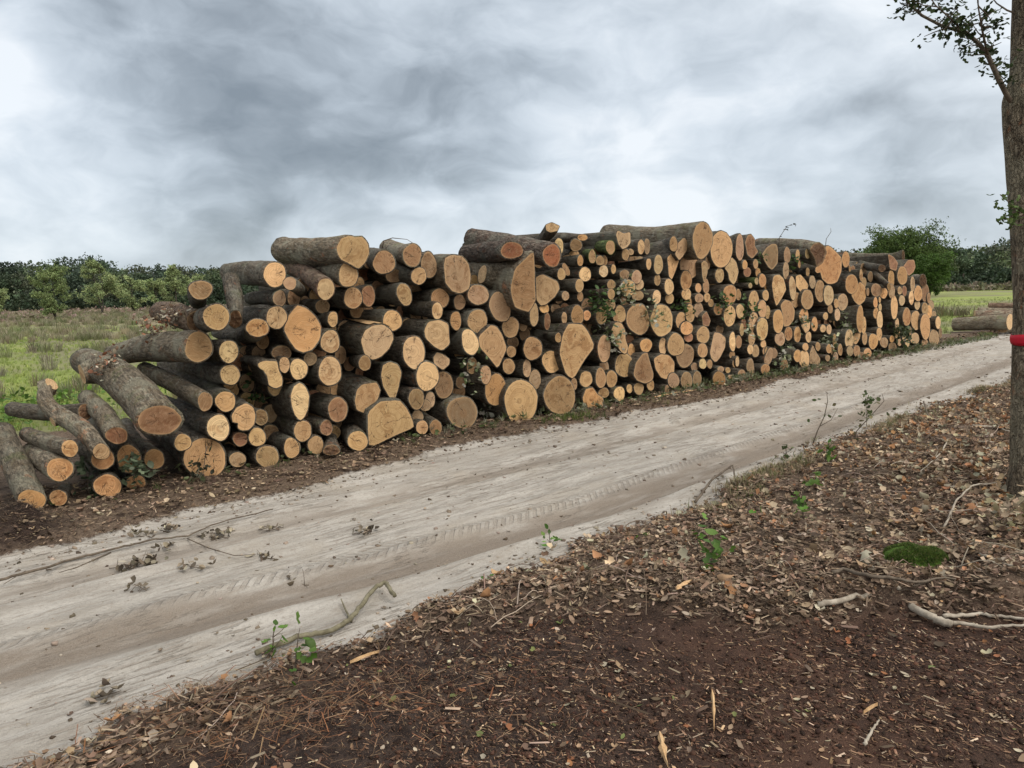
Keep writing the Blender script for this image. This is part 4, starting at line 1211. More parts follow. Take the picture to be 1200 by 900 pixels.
# tangled thin brushwood on the bank
q = np.random.default_rng(88); n = 520; P = sample(n, -1.5, 11, 1.8, 12, lambda x, y: w_lit(x, y)*sst(-.2, .2, fbm(x*1.1, y*1.1, 124)))
mb = MB(); cc = []
for k in range(n):
    a = q.normal(.6, 1.1); L = q.uniform(.10, .42); m = 6; u = np.linspace(-.5, .5, m); cv_ = q.normal(0, .35)
    X = P[k, 0]+np.cos(a+cv_*u*2)*u*L; Y = P[k, 1]+np.sin(a+cv_*u*2)*u*L
    Z = ground_h(X, Y)+.012+q.uniform(0, .07)*np.abs(np.sin((u+.5)*math.pi+q.uniform(-.6, .6)))
    V, F = tube(np.stack([X, Y, Z], 1), q.uniform(.0015, .0042)*np.linspace(1, .5, m), 4, cap=False, seed=k); mb.add(V, F); cc.append(np.tile(pickc([(.26, .19, .14), (.14, .095, .07), (.40, .33, .26), (.09, .06, .045)], 1, .2), (len(V), 1)))
cc = np.concatenate(cc); o_ = mb.build('brushwood', M_LEAFD, cols=np.column_stack([cc, np.ones(len(cc))]))
tag(o_, 'thin tangled twigs and brushwood over the litter bank', 'brushwood', kind='stuff')
# pale dead grass along the near road edge
def w_dg(x, y):
    s, t, road, fl, pe, gr, he, far, near = zones(x, y); return inview(x, y)*np.exp(-((t-near-.10)/.16)**2)*sst(-.15, .3, fbm(x*1.4, y*1.4, 126))*sst(1.0, 2.0, x-.0*y)*near_w(x, y, 6)
n = 1500; P = sample(n, .3, 13, 3, 14, w_dg)
tag(scatter('edge_grass', [blade_tuft(7, 1.0, .5, 40+k, .035, .8) for k in range(4)], on_ground(P), rng.uniform(.03, .085, n), .3, pickc([(.27, .22, .14), (.20, .17, .095), (.33, .27, .18), (.14, .15, .06)], n, .2), M_LEAFD),
    'pale dead grass fringing the litter bank along the road', 'dead grass', kind='stuff')
# chips and slivers over the bare peat
def w_peat(x, y):
    s, t, road, fl, pe, gr, he, far, near = zones(x, y)
    return inview(x, y)*pe*(.25+.75*sst(-.35, .35, fbm(x*1.5, y*1.5, 130)))
n = 42000; P = sample(n, -2.5, 5, 1.4, 7, w_peat)
tag(scatter('wood_chips', ST, on_ground(P, .002), np.minimum(rng.lognormal(math.log(.012), .6, n), .034), .25, pickc([(.13, .075, .05), (.24, .145, .09), (.38, .26, .16), (.06, .035, .025), (.50, .39, .28)], n, .25, .05, [.36, .27, .13, .18, .06]), M_LEAFD, rotz=rng.normal(2.3, .8, n)),
    'small wood chips scattered over the dark bare soil', 'wood chips', kind='stuff')
n = 16000; P = sample(n, -2.5, 5, 1.4, 7, w_peat)
CL = []
for k in range(4):
    v = rng.normal(0, 1, (8, 3)); v /= np.linalg.norm(v, axis=1)[:, None]; v *= .5
    import itertools
    bm_v = np.array([(x, y, z) for x in (-1, 1) for y in (-1, 1) for z in (-1, 1)])*.38+rng.normal(0, .12, (8, 3)); bm_v[:, 2] *= .6
    f = np.array([(0, 1, 3), (0, 3, 2), (4, 6, 7), (4, 7, 5), (0, 4, 5), (0, 5, 1), (2, 3, 7), (2, 7, 6), (0, 2, 6), (0, 6, 4), (1, 5, 7), (1, 7, 3)]); CL.append((bm_v, f))
tag(scatter('soil_crumbs', CL, on_ground(P, .002), np.minimum(rng.lognormal(math.log(.008), .45, n), .02), .5, pickc([(.05, .026, .018), (.03, .018, .013), (.09, .045, .03)], n, .2), M_LEAFD),
    'crumbs of dark peaty soil on the bare foreground', 'soil crumbs', kind='stuff')
# leaves sparsely over peat
n = 260; P = sample(n, -2.5, 5, 1.4, 7, w_peat)
tag(scatter('fallen_leaves', LT, on_ground(P, .006), rng.lognormal(math.log(.028), .3, n), .4, pickc([(.36, .24, .15), (.42, .36, .26), (.28, .12, .06), (.16, .18, .07)], n, .2), M_LEAFD),
    'single fallen leaves lying about on the dark soil', 'fallen leaves', kind='stuff')
# straw-like rim of the litter bank at the lower left
bx, by = flat(200, 850)
n = 2600; P = np.column_stack([rng.normal(bx+.35, .55, n), rng.normal(by+.06, .24, n)])
s2, t2 = st(P[:, 0], P[:, 1]); k = t2 > ev(NEAR, s2)-.06; P = P[k]; n = len(P)
tag(scatter('dead_grass', [sliver_t(.045, .02), sliver_t(.03, .015)], on_ground(P, rng.uniform(.005, .05, n)), rng.lognormal(math.log(.038), .5, n), .4, pickc([(.17, .105, .065), (.10, .065, .042), (.27, .17, .10), (.22, .10, .05)], n, .2), M_LEAFD),
    'matted dead grass and bark fibres along the near road edge', 'dead grass', kind='stuff')
mx, my = flat(2, 632); n = 2600; P = np.column_stack([rng.normal(mx, .24, n), rng.normal(my, .20, n)])
tag(scatter('dug_root_fibres', [sliver_t(.045, .02), sliver_t(.03, .015)], on_ground(P, rng.uniform(.0, .04, n)), rng.lognormal(math.log(.045), .4, n)*np.where(rng.random(n) < .5, 1, .8), .6, pickc([(.13, .095, .065), (.05, .036, .026), (.03, .022, .018)], n, .2), M_LEAFD),
    'dark heap of dug soil and root fibres at the left road edge', 'soil heap', kind='stuff')
# verge debris below the pile
def w_ver(x, y):
    s, t, road, fl, pe, gr, he, far, near = zones(x, y)
    return (y > 1.3)*(1-road)*(1-fl)*(t > -.6)*(t < far+.2)*(s > -2.5)*(s < 27)*near_w(x, y, 9)
n = 26000; P = sample(n, -7, 16, 3, 26, w_ver)
d_ = np.hypot(P[:, 0], P[:, 1])
tag(scatter('bark_debris', ST+LT[:2], on_ground(P, rng.uniform(0, .025, n)), np.minimum(rng.lognormal(math.log(.021), .5, n), .05)*(1+d_*.05), .45, pickc([(.16, .11, .075), (.27, .195, .13), (.09, .062, .045), (.42, .33, .23)], n, .3, .05, [.4, .27, .27, .06]), M_LEAFD),
    'bark scraps and crumbled wood along the foot of the log pile', 'bark debris', kind='stuff')
# specks, clods and bits on the sand
def w_rd(x, y):
    s, t, road, fl, pe, gr, he, far, near = zones(x, y)
    e = np.minimum(t-far, near-t)
    return inview(x, y)*road*near_w(x, y, 6)*(.07+.9*np.exp(-(e/.22)**2))
n = 3600; P = sample(n, -8, 16, 2, 26, w_rd)
d_ = np.hypot(P[:, 0], P[:, 1])
tag(scatter('road_crumbs', CL+LT[:2]+ST[:1], on_ground(P, 0), np.minimum(rng.lognormal(math.log(.010), .5, n), .022)*(1+d_*.11), .3, pickc([(.12, .09, .065), (.20, .16, .12), (.30, .25, .20)], n, .2), M_LEAFD),
    'crumbs of bark and soil dotted over the sand track', 'crumbs', kind='stuff')

# ------------------------------------------------------------------ meadow growth
TUF = [blade_tuft(34, 1.0, .42, k, .030, .5) for k in range(5)]
def w_rush(x, y):
    z = zones(x, y); d = np.hypot(x, y)
    cl = sst(-.05, .15, fbm(x*.07, y*.33, 140)+.35*fbm(x*.5, y*.5, 141))
    cl = np.maximum(cl*sst(20, 26, y), sst(.30, .45, fbm(x*.35, y*.4, 143)+.1)*(y < 26)*.5)
    return z[5]*(np.abs(x) < 1.1*y+3)*(z[1] < -5.5)*(.02+cl)*np.minimum(1, 30/d)
n = 4200; P = sample(n, -110, -2, 10, 95, w_rush)
tag(scatter('rush_tussocks', TUF, on_ground(P), rng.uniform(.20, .36, n)*(1+.004*P[:, 1]), .05, pickc([(.19, .19, .10), (.25, .22, .14), (.16, .18, .08), (.28, .25, .17)], n, .18), M_LEAFG),
    'brownish rush tussocks growing in bands across the left meadow', 'rushes', kind='stuff')
# heather strip in front of the left woods
n = 2600; x = rng.uniform(-130, -5, n*3); y = rng.uniform(58, 128, n*3); k = rng.random(n*3) < zones(x, y)[6]; P = np.column_stack([x[k], y[k]])[:n]; n = len(P)
tag(scatter('heather', CLUMP, on_ground(P, .06), rng.uniform(.3, .7, n), .2, pickc([(.24, .17, .14), (.17, .155, .09), (.30, .22, .19)], n, .15), M_TREEF),
    'pinkish brown heather strip in front of the left woods', 'heather', kind='stuff')
# short grass in the near meadow
GT = [blade_tuft(9, 1.0, .5, 20+k, .045, .6) for k in range(5)]
def w_gr(x, y):
    z = zones(x, y); return z[5]*(np.abs(x) < .95*y+2)*near_w(x, y, 9)*(z[6] < .2)
n = 15000; P = sample(n, -30, 2, 5, 32, w_gr)
d_ = np.hypot(P[:, 0], P[:, 1])
tag(scatter('meadow_grass', GT, on_ground(P), rng.uniform(.035, .075, n)*(1+d_*.015), .1, pickc([(.23, .30, .065), (.30, .35, .095), (.18, .24, .05)], n, .2), M_LEAFG),
    'short bright green grass of the left meadow', 'grass', kind='stuff')
n = 7000; P = sample(n, 8, 60, 20, 60, lambda x, y: zones(x, y)[5]*(x < .9*y)*near_w(x, y, 30)*(zones(x, y)[3] < .1))
tag(scatter('field_grass', GT, on_ground(P), rng.uniform(.06, .14, n), .1, pickc([(.23, .27, .09), (.30, .32, .13), (.18, .22, .07)], n, .2), M_LEAFG),
    'grass of the open field beyond the far end of the pile', 'grass', kind='stuff')
# sparse green weeds at the verge
def w_vg(x, y):
    s, t, road, fl, pe, gr, he, far, near = zones(x, y)
    return (1-road)*(1-fl)*(t < far)*(t > far-.4)*(s > -1)*(s < 24)*sst(.1, .35, fbm(x*1.3, y*1.3, 150))
n = 260; P = sample(n, -5, 15, 4, 24, w_vg)
tag(scatter('verge_grass', GT, on_ground(P), rng.uniform(.04, .09, n), .2, pickc([(.10, .14, .03), (.16, .17, .06), (.07, .10, .03)], n, .2), M_LEAFG),
    'sparse low grass tufts between the log pile and the sand track', 'grass', kind='stuff')
# ------------------------------------------------------------------ trees
def limb(p0, d0, L, r0, r1, n, q, wand=.25, up=.1):
    P = [np.array(p0, float)]; d = np.array(d0, float)
    for k in range(n):
        d = d+q.normal(0, wand, 3)*.4+np.array([0, 0, up]); d /= np.linalg.norm(d); P.append(P[-1]+d*L/n)
    return np.array(P), np.linspace(r0, r1, n+1)
def tree(name, label, cat, x, y, H, cr, cb, seed, cols, nleaf, leaf, trunk_r=.16, group=None, shape='round', lobes=26, nstem=1, z=None, full=0):
    q = np.random.default_rng(seed)
    root = empty(name, (x, y, (gh(x, y) if z is None else z)-.05), label, cat, group)
    mb = MB(); tips = []
    for si in range(nstem):
        a0 = q.uniform(0, 6.28); ln = .0 if nstem == 1 else .18
        P, rd = limb((0, 0, 0), (math.cos(a0)*ln, math.sin(a0)*ln, 1), H*.82, trunk_r/math.sqrt(nstem), trunk_r*.18, 9, q, .12, .12)
        V, F = tube(P, rd, 7); mb.add(V, F)
        for b in range(lobes//nstem):
            u = q.uniform(cb/H, .95); i = u*9/.95*.999; i0 = min(int(i), 8); base = P[i0]*(1-(i-i0))+P[i0+1]*(i-i0)
            a = q.uniform(0, 6.28); zz = base[2]/H
            prof = (math.sin(min(1, max(0.02, (zz-cb/H)/(1-cb/H)))*math.pi*.86+.32)) if shape == 'round' else (1.08-zz)**.8 if shape == 'cone' else .75+.25*math.sin(zz*3.1)
            L = cr*max(.2, prof)*q.uniform(.65, 1.08)
            Pl, rl = limb(base, (math.cos(a), math.sin(a), q.uniform(.0, .6)), L, rd[i0]*.5, .012, 4, q, .25, .05)
            V, F = tube(Pl, rl, 4, cap=False); mb.add(V, F)
            tips += [(Pl[-1], L), (Pl[3], L*.8), (Pl[2]*.5+Pl[3]*.5+q.normal(0, .1*cr, 3), L*.7)]
        tips.append((P[-1], cr*.5))
    mb.build('trunk', M_TRUNK, root)
    T_ = np.array([t[0] for t in tips]); TL = np.array([t[1] for t in tips])
    per = rng.integers(0, len(T_), nleaf)
    dv = q.normal(0, 1, (nleaf, 3)); dv /= np.linalg.norm(dv, axis=1)[:, None]
    rad = TL[per]*.34*(q.random(nleaf)**.45)*q.uniform(.7, 1.15, nleaf)
    pos = T_[per]+dv*rad[:, None]*np.array([1, 1, .72])
    pos = pos[pos[:, 2] > .1]
    m = len(pos); tint = q.normal(0, .16, len(T_))
    c = pickc(cols, m, .18, .05)*np.exp(tint[per[:m]])[:, None]
    if full:                                        # rounded leafy masses between the limbs
        dv = q.normal(0, 1, (full, 3)); dv /= np.linalg.norm(dv, axis=1)[:, None]; u = q.random(full)**.4
        lob = 1+.20*fbm(np.arctan2(dv[:, 1], dv[:, 0])*2.0+9, dv[:, 2]*2.6, seed)
        p2 = np.column_stack([dv[:, 0]*cr*u*lob, dv[:, 1]*cr*u*lob, H*.56+dv[:, 2]*H*.43*u*lob])
        lump = fbm(p2[:, 0]*.7+p2[:, 1]*.35, p2[:, 2]*.9-p2[:, 1]*.3, seed+5); k = lump > -.10; p2 = p2[k]
        pos = np.vstack([pos, p2]); c = np.vstack([c, pickc(cols, len(p2), .18, .05)*np.exp(lump[k]*.5)[:, None]]); m = len(pos)
    scatter('crown', CLUMP, pos, leaf*q.uniform(.6, 1.25, m), 1.2, np.clip(c, .003, .9), M_TREEF, root)
    return root
def far_pt(px, Y):
    d = ray(px, 345); return camp[0]+d[0]/d[1]*Y, Y
def hgt(px, py, Y): return float(at_depth(px, py, Y)[2])

GRL = [(.18, .235, .09), (.21, .265, .11), (.14, .19, .07)]
BIR = [(.25, .31, .14), (.30, .35, .16), (.20, .26, .11)]
OAK = [(.080, .125, .034), (.11, .16, .045), (.06, .095, .026)]
g_ = 'young trees standing before the left woods'
for (px, py, Y, w, nm, lb, cols, sh, ns, sd) in [
    (62, 308, 62, 19, 'bushy_tree', 'dense dark bushy tree nearest the meadow, far left', GRL, 'col', 3, 3),
    (118, 296, 76, 25, 'birch_tree', 'tallest pale birch with wispy top before the woods', BIR, 'cone', 2, 4),
    (155, 318, 80, 15, 'birch_tree', 'small rounded bright green tree right of the tallest birch', BIR, 'round', 1, 5),
    (184, 324, 84, 12, 'birch_tree', 'greyish green loose tree near the pile, lower than its neighbours', BIR, 'round', 2, 6),
    (206, 300, 86, 13, 'birch_tree', 'thin airy birch whose top shows above the left shoulder of the pile', BIR, 'cone', 1, 7),
    (230, 316, 88, 12, 'birch_tree', 'pale tree mostly hidden behind the left shoulder of the pile', BIR, 'round', 1, 8),
    (-6, 334, 80, 14, 'young_tree', 'small pale green tree cut off by the left picture edge', BIR, 'round', 1, 9)]:
    x, y = far_pt(px, Y); H = hgt(px, py, Y)
    tree(nm, lb, 'tree', x, y, H, w/FPX*Y*1.12, H*.16, sd, cols, 2600 if w > 18 else 1300, .22*Y/70, .10, g_, sh, 30, ns)
g_ = 'trees at the edge of the field on the right'
for (px, py, Y, w, nm, lb, cols, sh, ns, sd, nl) in [
    (1058, 266, 78, 41, 'oak_tree', 'big dark green oak rising behind the right end of the pile', OAK, 'round', 1, 21, 5200),
    (1014, 292, 92, 22, 'oak_tree', 'lower oak left of the big one, peeping over the pile', OAK, 'round', 1, 22, 1300),
    (1088, 296, 70, 20, 'bushy_tree', 'low bushy oak at the right foot of the big oak', [(.055, .10, .02), (.075, .13, .03)], 'round', 2, 23, 1500),
    (1109, 288, 120, 15, 'pine_tree', 'dark pine with a flat ragged top right of the big oak', [(.028, .045, .020), (.04, .06, .025)], 'round', 1, 24, 800)]:
    x, y = far_pt(px, Y); H = hgt(px, py, Y)
    tree(nm, lb, 'tree', x, y, H, w/FPX*Y*1.12, H*.12, sd, cols, int(nl*1.7), .23*Y/70, .25, g_, sh, 60 if w > 30 else 26, ns, full=int(nl*1.6))

def wood(name, label, pts, top_fn, Y0, cols, seed, step=4.2, rows=3):
    """one continuous far-off wood"""
    q = np.random.default_rng(seed); P = []; C = []; mb = MB()
    for row in range(rows):
        px = pts[0]
        while px < pts[1]:
            Y = Y0+row*9+q.uniform(-3, 3); x, y = far_pt(px, Y)
            H = hgt(px, top_fn(px)+q.normal(0, 2.2)-(0 if row else -3), Y)*(.86 if row == 0 else 1)
            r = q.uniform(2.3, 4.2); nl = 520; base = gh(x, y)
            dv = q.normal(0, 1, (nl, 3)); dv /= np.linalg.norm(dv, axis=1)[:, None]
            u = q.random(nl)**.35
            sx = r*(1+.25*q.normal(0, 1, nl)*.5)
            p = np.column_stack([x+dv[:, 0]*sx*u, y+dv[:, 1]*r*u, base+H*.50+dv[:, 2]*H*.50*u])
            lump = fbm(p[:, 0]*.45+row*9, p[:, 2]*.55+p[:, 1]*.1, seed)
            k = (lump > -.25) & (p[:, 2] > .3); p = p[k]
            tint = np.array(cols[q.integers(0, len(cols))])*np.exp(q.normal(0, .16))
            P.append(p); C.append(jitc(tint, len(p), .22, .04))
            V, F = tube([(x, y, base-.2), (x+q.normal(0, .2), y, base+H*.5)], [.22, .12], 5); mb.add(V, F)
            px += step*q.uniform(.6, 1.3)*FPX/Y*.85
    nu = 9000; pxu = q.uniform(pts[0], pts[1], nu); Yu = Y0-6+q.uniform(-2, 5, nu)   # dark undergrowth down to the ground
    du = np.array([far_pt(a, b) for a, b in zip(pxu, Yu)]); P.append(np.column_stack([du, q.uniform(0, 3.2, nu)*(.6+.4*np.sin(du[:, 0]*.7))])); C.append(jitc(np.array(cols[0])*.8, nu, .25, .05))
    P = np.concatenate(P); C = np.concatenate(C)
    root = empty(name, (0, 0, 0), label, 'woods', kind='stuff')
    scatter('crowns', CLUMP, P, rng.uniform(.45, .95, len(P)), 1.2, C, M_TREEF, root)
    mb.build('trunks', M_TRUNK, root)
FW = [(.058, .085, .048), (.075, .105, .053), (.095, .12, .056), (.052, .075, .050), (.09, .105, .066)]
wood('far_wood', 'dark green wood closing the meadow at the left', (-420, 700), lambda p: np.interp(p, [-420, 0, 40, 110, 150, 240, 320, 700], [304, 309, 306, 300, 311, 314, 311, 300]), 128, FW, 61)
wood('field_wood', 'dark green wood beyond the field at the right', (940, 1620), lambda p: np.interp(p, [900, 1100, 1130, 1180, 1300, 1600], [296, 290, 291, 283, 272, 260]), 118, FW, 62)
# low hedge of brush between field and wood
n = 900; px = rng.uniform(1000, 1330, n); Yv = rng.uniform(96, 104, n)
xy = np.array([far_pt(a, b) for a, b in zip(px, Yv)])
tag(scatter('field_brush', CLUMP, on_ground(xy, .3), rng.uniform(.5, 1.1, n), .3, pickc([(.20, .165, .12), (.14, .14, .075)], n, .2), M_TREEF), 'brown brush line between the right field and the wood', 'brush', kind='stuff')
# brush behind the end of the pile
xb, yb = flat(1140, 378)
n = 500; P = np.column_stack([rng.normal(xb, 1.2, n), rng.normal(yb+5.5, .7, n)])
tag(scatter('bramble_brush', GT+CLUMP[:2], on_ground(P, .05), rng.uniform(.25, .55, n), .3, pickc([(.16, .14, .075), (.12, .14, .05), (.19, .16, .11)], n, .2), M_LEAFG), 'brownish weeds behind the second log stack', 'weeds', kind='stuff')

# ------------------------------------------------------------------ roadside oak trunk with ribbon
TY = 5.15
def tp(px, py): return at_depth(px, py, TY)
TR = [(1209, 640, 44), (1209, 612, 40), (1209, 588, 30), (1209, 545, 22.5), (1209, 500, 21), (1209.5, 400, 19.5), (1209, 300, 19.5), (1206, 200, 22), (1203.5, 145, 23.5), (1203, 118, 23.5), (1206, 90, 19), (1208.5, 0, 18)]
base = gp(1207, 606)
root = empty('oak_tree', tuple(base), 'roadside tree trunk with a red band, cut by the right picture edge', 'tree')
P = np.array([tp(a, b)-base for a, b, c in TR]); rd = np.array([c/FPX*TY for a, b, c in TR])
P[0][2] = -.12
top = [P[-1]+np.array([.02*k, .05*k, .55*k]) for k in range(1, 8)]
P = np.vstack([P, top]); rd = np.concatenate([rd, np.linspace(rd[-1]*.95, .03, 7)])
u = np.linspace(0, len(P)-1, 110); Pi = np.stack([np.interp(u, np.arange(len(P)), P[:, k]) for k in range(3)], 1); ri = np.interp(u, np.arange(len(P)), rd)
V, F = tube(Pi, ri, 40)
a_ = np.tile(np.arange(40), 110); hz = np.repeat(Pi[:, 2], 40)
nrmv = V-np.repeat(Pi, 40, 0)
ridg = .07*fbm(a_*.42, hz*2.2, 170, 3)+.035*vn(a_*.9, hz*5, 171)
V = V+nrmv*ridg[:, None]
tr_o = mesh_obj('trunk', V, F, M_TRUNK, root); tr_o.color = (2.0, 1.85, 1.65, 1)
def oak_leaves(name, pts, n, rad, parent, leaf=.075, cols=OAK, seed=1, mat=None):
    q = np.random.default_rng(seed); pts = np.array(pts); i = q.integers(0, len(pts), n)
    pos = pts[i]+q.normal(0, 1, (n, 3))*rad
    return scatter(name, [leaf_t(.30, .3, 1), leaf_t(.26, .6, 1)], pos, leaf*q.uniform(.6, 1.2, n), 1.1, pickc(cols, n, .25, .05), mat or M_LEAFG, parent)
def bpath(pp, Y, q=None):
    return np.array([at_depth(a, b, Y+(dz if True else 0))-base for a, b, dz in pp])
brs = []
mb = MB(); leafp = []
B1 = bpath([(1190, 125, 0), (1181, 114, -.05), (1170, 92, -.1), (1158, 66, -.12), (1148, 52, -.12), (1132, 38, -.1), (1105, 31, 0), (1080, 18, .05), (1064, 3, .1), (1050, -22, .1)], TY)
B2 = bpath([(1158, 66, -.12), (1152, 40, -.2), (1147, 12, -.3), (1143, -25, -.35)], TY)
B3 = bpath([(1128, 36, -.1), (1112, 20, -.15), (1096, 6, -.2), (1080, -20, -.2)], TY)
B4 = bpath([(1196, 18, 0), (1180, 12, 0), (1168, 4, .1), (1155, -12, .1)], TY)
for Bp, r0 in ((B1, .030), (B2, .014), (B3, .011), (B4, .012)):
    V, F = tube(Bp, np.linspace(r0*.62, r0*.2, len(Bp)), 8, jit=.06, seed=3); mb.add(V, F)
q = np.random.default_rng(77)
for Bp, (a0, a1), k in ((B1, (4, 9), 24), (B2, (0, 3), 12), (B3, (0, 3), 12), (B1, (1, 4), 9)):
    for _ in range(k):
        u = q.uniform(a0, a1); i0 = min(int(u), len(Bp)-2); b = Bp[i0]+(Bp[i0+1]-Bp[i0])*(u-i0)
        d = q.normal(0, 1, 3)*np.array([1, .6, 1]); d[2] = d[2]*.5+.25; d /= np.linalg.norm(d); L = q.uniform(.06, .17)
        Pl = [b, b+d*L*.5+q.normal(0, .01, 3), b+d*L]
        V, F = tube(Pl, [.005, .0035, .002], 5, cap=False); mb.add(V, F); leafp += [Pl[1], Pl[2], Pl[2]]
mb.build('branch', M_TWIG, root)
oak_leaves('leaves', leafp, 560, .03, root, .05, [(.035, .055, .02), (.05, .075, .025), (.025, .04, .015)], seed=4)
# lower spray reaching in from the right, and the unseen crown above
mb = MB(); lp2 = []
B5 = bpath([(1214, 262, 0), (1200, 250, -.35), (1186, 240, -.4), (1172, 228, -.4)], TY)
B6 = bpath([(1200, 250, -.35), (1188, 255, -.4), (1176, 258, -.4)], TY)
for Bp in (B5, B6):
    V, F = tube(Bp, np.linspace(.008, .003, len(Bp)), 6); mb.add(V, F)
    for k in range(8):
        u = q.uniform(.8, len(Bp)-1); i0 = min(int(u), len(Bp)-2); lp2.append(Bp[i0]+(Bp[i0+1]-Bp[i0])*(u-i0))
mb.build('branch', M_TWIG, root); oak_leaves('leaves', lp2, 60, .032, root, .055, seed=5)
mb = MB(); lp3 = []
for k in range(22):
    b = Pi[q.integers(70, 108)]; a = q.uniform(-1.2, 2.4); L = q.uniform(.8, 1.9)
    if b[2] < 3.6: continue
    Pl, rl = limb(b, (math.cos(a), math.sin(a), .6), L, .03, .006, 5, q, .25, .1); V, F = tube(Pl, rl, 5); mb.add(V, F); lp3 += list(Pl[2:])
mb.build('branch', M_TWIG, root); oak_leaves('leaves', lp3, 3000, .22, root, .08, seed=6)
# red band
cb = np.array([tp(1209.3, y)-base for y in (402, 398, 394, 390)])
rr_ = np.interp(cb[:, 2], Pi[:, 2], ri)+np.array([.008, .013, .013, .008])
tilt = np.array([0, 0, .012])
V = []
for k in range(4):
    a = np.arange(40)*2*math.pi/40
    V.append(cb[k]+np.stack([np.cos(a)*rr_[k], np.sin(a)*rr_[k], .012*np.cos(a)+.004*np.sin(3*a+k)], 1))
V = np.concatenate(V); Fb = [(k*40+j, k*40+(j+1) % 40, (k+1)*40+(j+1) % 40, (k+1)*40+j) for k in range(3) for j in range(40)]
M_RED = m_plain('red_ribbon', (.52, .012, .03), (.42, .010, .025), 9, .55, .002)
rb = mesh_obj('marking_ribbon', V, Fb, M_RED, loc=tuple(base)); tag(rb, 'red marking ribbon tied around the roadside tree trunk', 'ribbon')
sm = rb.modifiers.new('thickness', 'SOLIDIFY'); sm.thickness = .003

# ------------------------------------------------------------------ second stack beyond the road end
def free_log(p0, p1, r, lb, c='t', b='g', grp='logs lying in the low stack past the pile', mat=None, seed=0, taper=.9):
    q = np.random.default_rng(seed); p0 = np.array(p0, float); p1 = np.array(p1, float); a = p1-p0; L = np.linalg.norm(a); a /= L
    X = np.cross([0, 0, 1.0], a); X /= np.linalg.norm(X); Y = np.cross(a, X)
    n = 22; us = np.linspace(0, L, 14); th = np.arange(n)*2*math.pi/n; V = []
    for k, u in enumerate(us):
        rad = r*(1-(1-taper)*u/L)*(1+.05*np.cos(2*th+seed)+.04*vn(np.cos(th)*2+seed*3, np.sin(th)*2+u*2, seed))
        V.append(np.stack([np.cos(th)*rad+.03*math.sin(u*2+seed), np.sin(th)*rad, np.full(n, u)], 1))
    F = [(k*n+j, (k+1)*n+j, (k+1)*n+(j+1) % n, k*n+(j+1) % n) for k in range(13) for j in range(n)]
    o = mesh_obj('log', np.concatenate(V), F, mat or M_BARK)
    o.matrix_world = Matrix([[X[0], Y[0], a[0], p0[0]], [X[1], Y[1], a[1], p0[1]], [X[2], Y[2], a[2], p0[2]], [0, 0, 0, 1]])
    o.color = (*(1.35*np.array(BT.get(b, (1, 1, 1)))), 1)
    for ring, cen, fl in ((V[0], V[0].mean(0), 0), (V[-1], V[-1].mean(0), 1)):
        VV = np.vstack([ring, cen+(ring-cen)*.9, cen]); rim = [1]*n+[.3]*n+[0]
        FF = [(j, (j+1) % n, n+(j+1) % n, n+j) for j in range(n)]+[(n+j, n+(j+1) % n, 2*n) for j in range(n)]
        if not fl: FF = [f[::-1] for f in FF]
        fc = mesh_obj('cut_face', VV, FF, M_CUT, o, attrs={'rim': rim}, smooth=False); fc.color = (*CUTC[c], 1)
    return tag(o, lb, 'log', grp)
Y2 = 23.0
def q2(px, py, Y=Y2): return at_depth(px, py, Y)
free_log(q2(1184, 377, 21.6), q2(1118, 380, 22.9), .22, 'thickest log of the low far stack, resting on the ground in front', 'p', 'g', seed=2)
free_log(q2(1215, 370, 22.6), q2(1142, 370, 23.2), .18, 'log with a pale bare patch behind the thickest one of the low far stack', 'p', 'g', seed=3, mat=M_BARKP)
free_log(q2(1218, 366, 22.9), q2(1146, 364, 23.5), .11, 'thin grey log on the second layer of the low far stack', 'd', 'g', seed=4)
free_log(q2(1216, 359, 23.1), q2(1158, 359, 23.6), .13, 'topmost brown log of the low far stack', 'd', 'r', seed=5)
free_log(q2(1230, 380, 22.9), q2(1176, 384, 22.0), .18, 'log at the right end of the low far stack, behind the tree trunk', 'p', 'g', seed=6)

fr = [o_ for o_ in COL.objects if o_.get('label', '').startswith('thickest log of the low far')][0]
V = [];
for a_ in range(8):
    for b_ in range(7):
        th = 1.7+b_*.22+(a_ % 2)*.03; rr_ = .228*(1-.1*(1.2+a_*.09)/1.9)*(1.06+.03*math.sin(a_*2+b_)); V.append((math.cos(th)*rr_, math.sin(th)*rr_, .95+a_*.08+.03*math.sin(b_*2.3)))
mesh_obj('bare_patch', V, [(a_*7+b_, a_*7+b_+1, (a_+1)*7+b_+1, (a_+1)*7+b_) for a_ in range(7) for b_ in range(6)], M_SPLINT, fr)
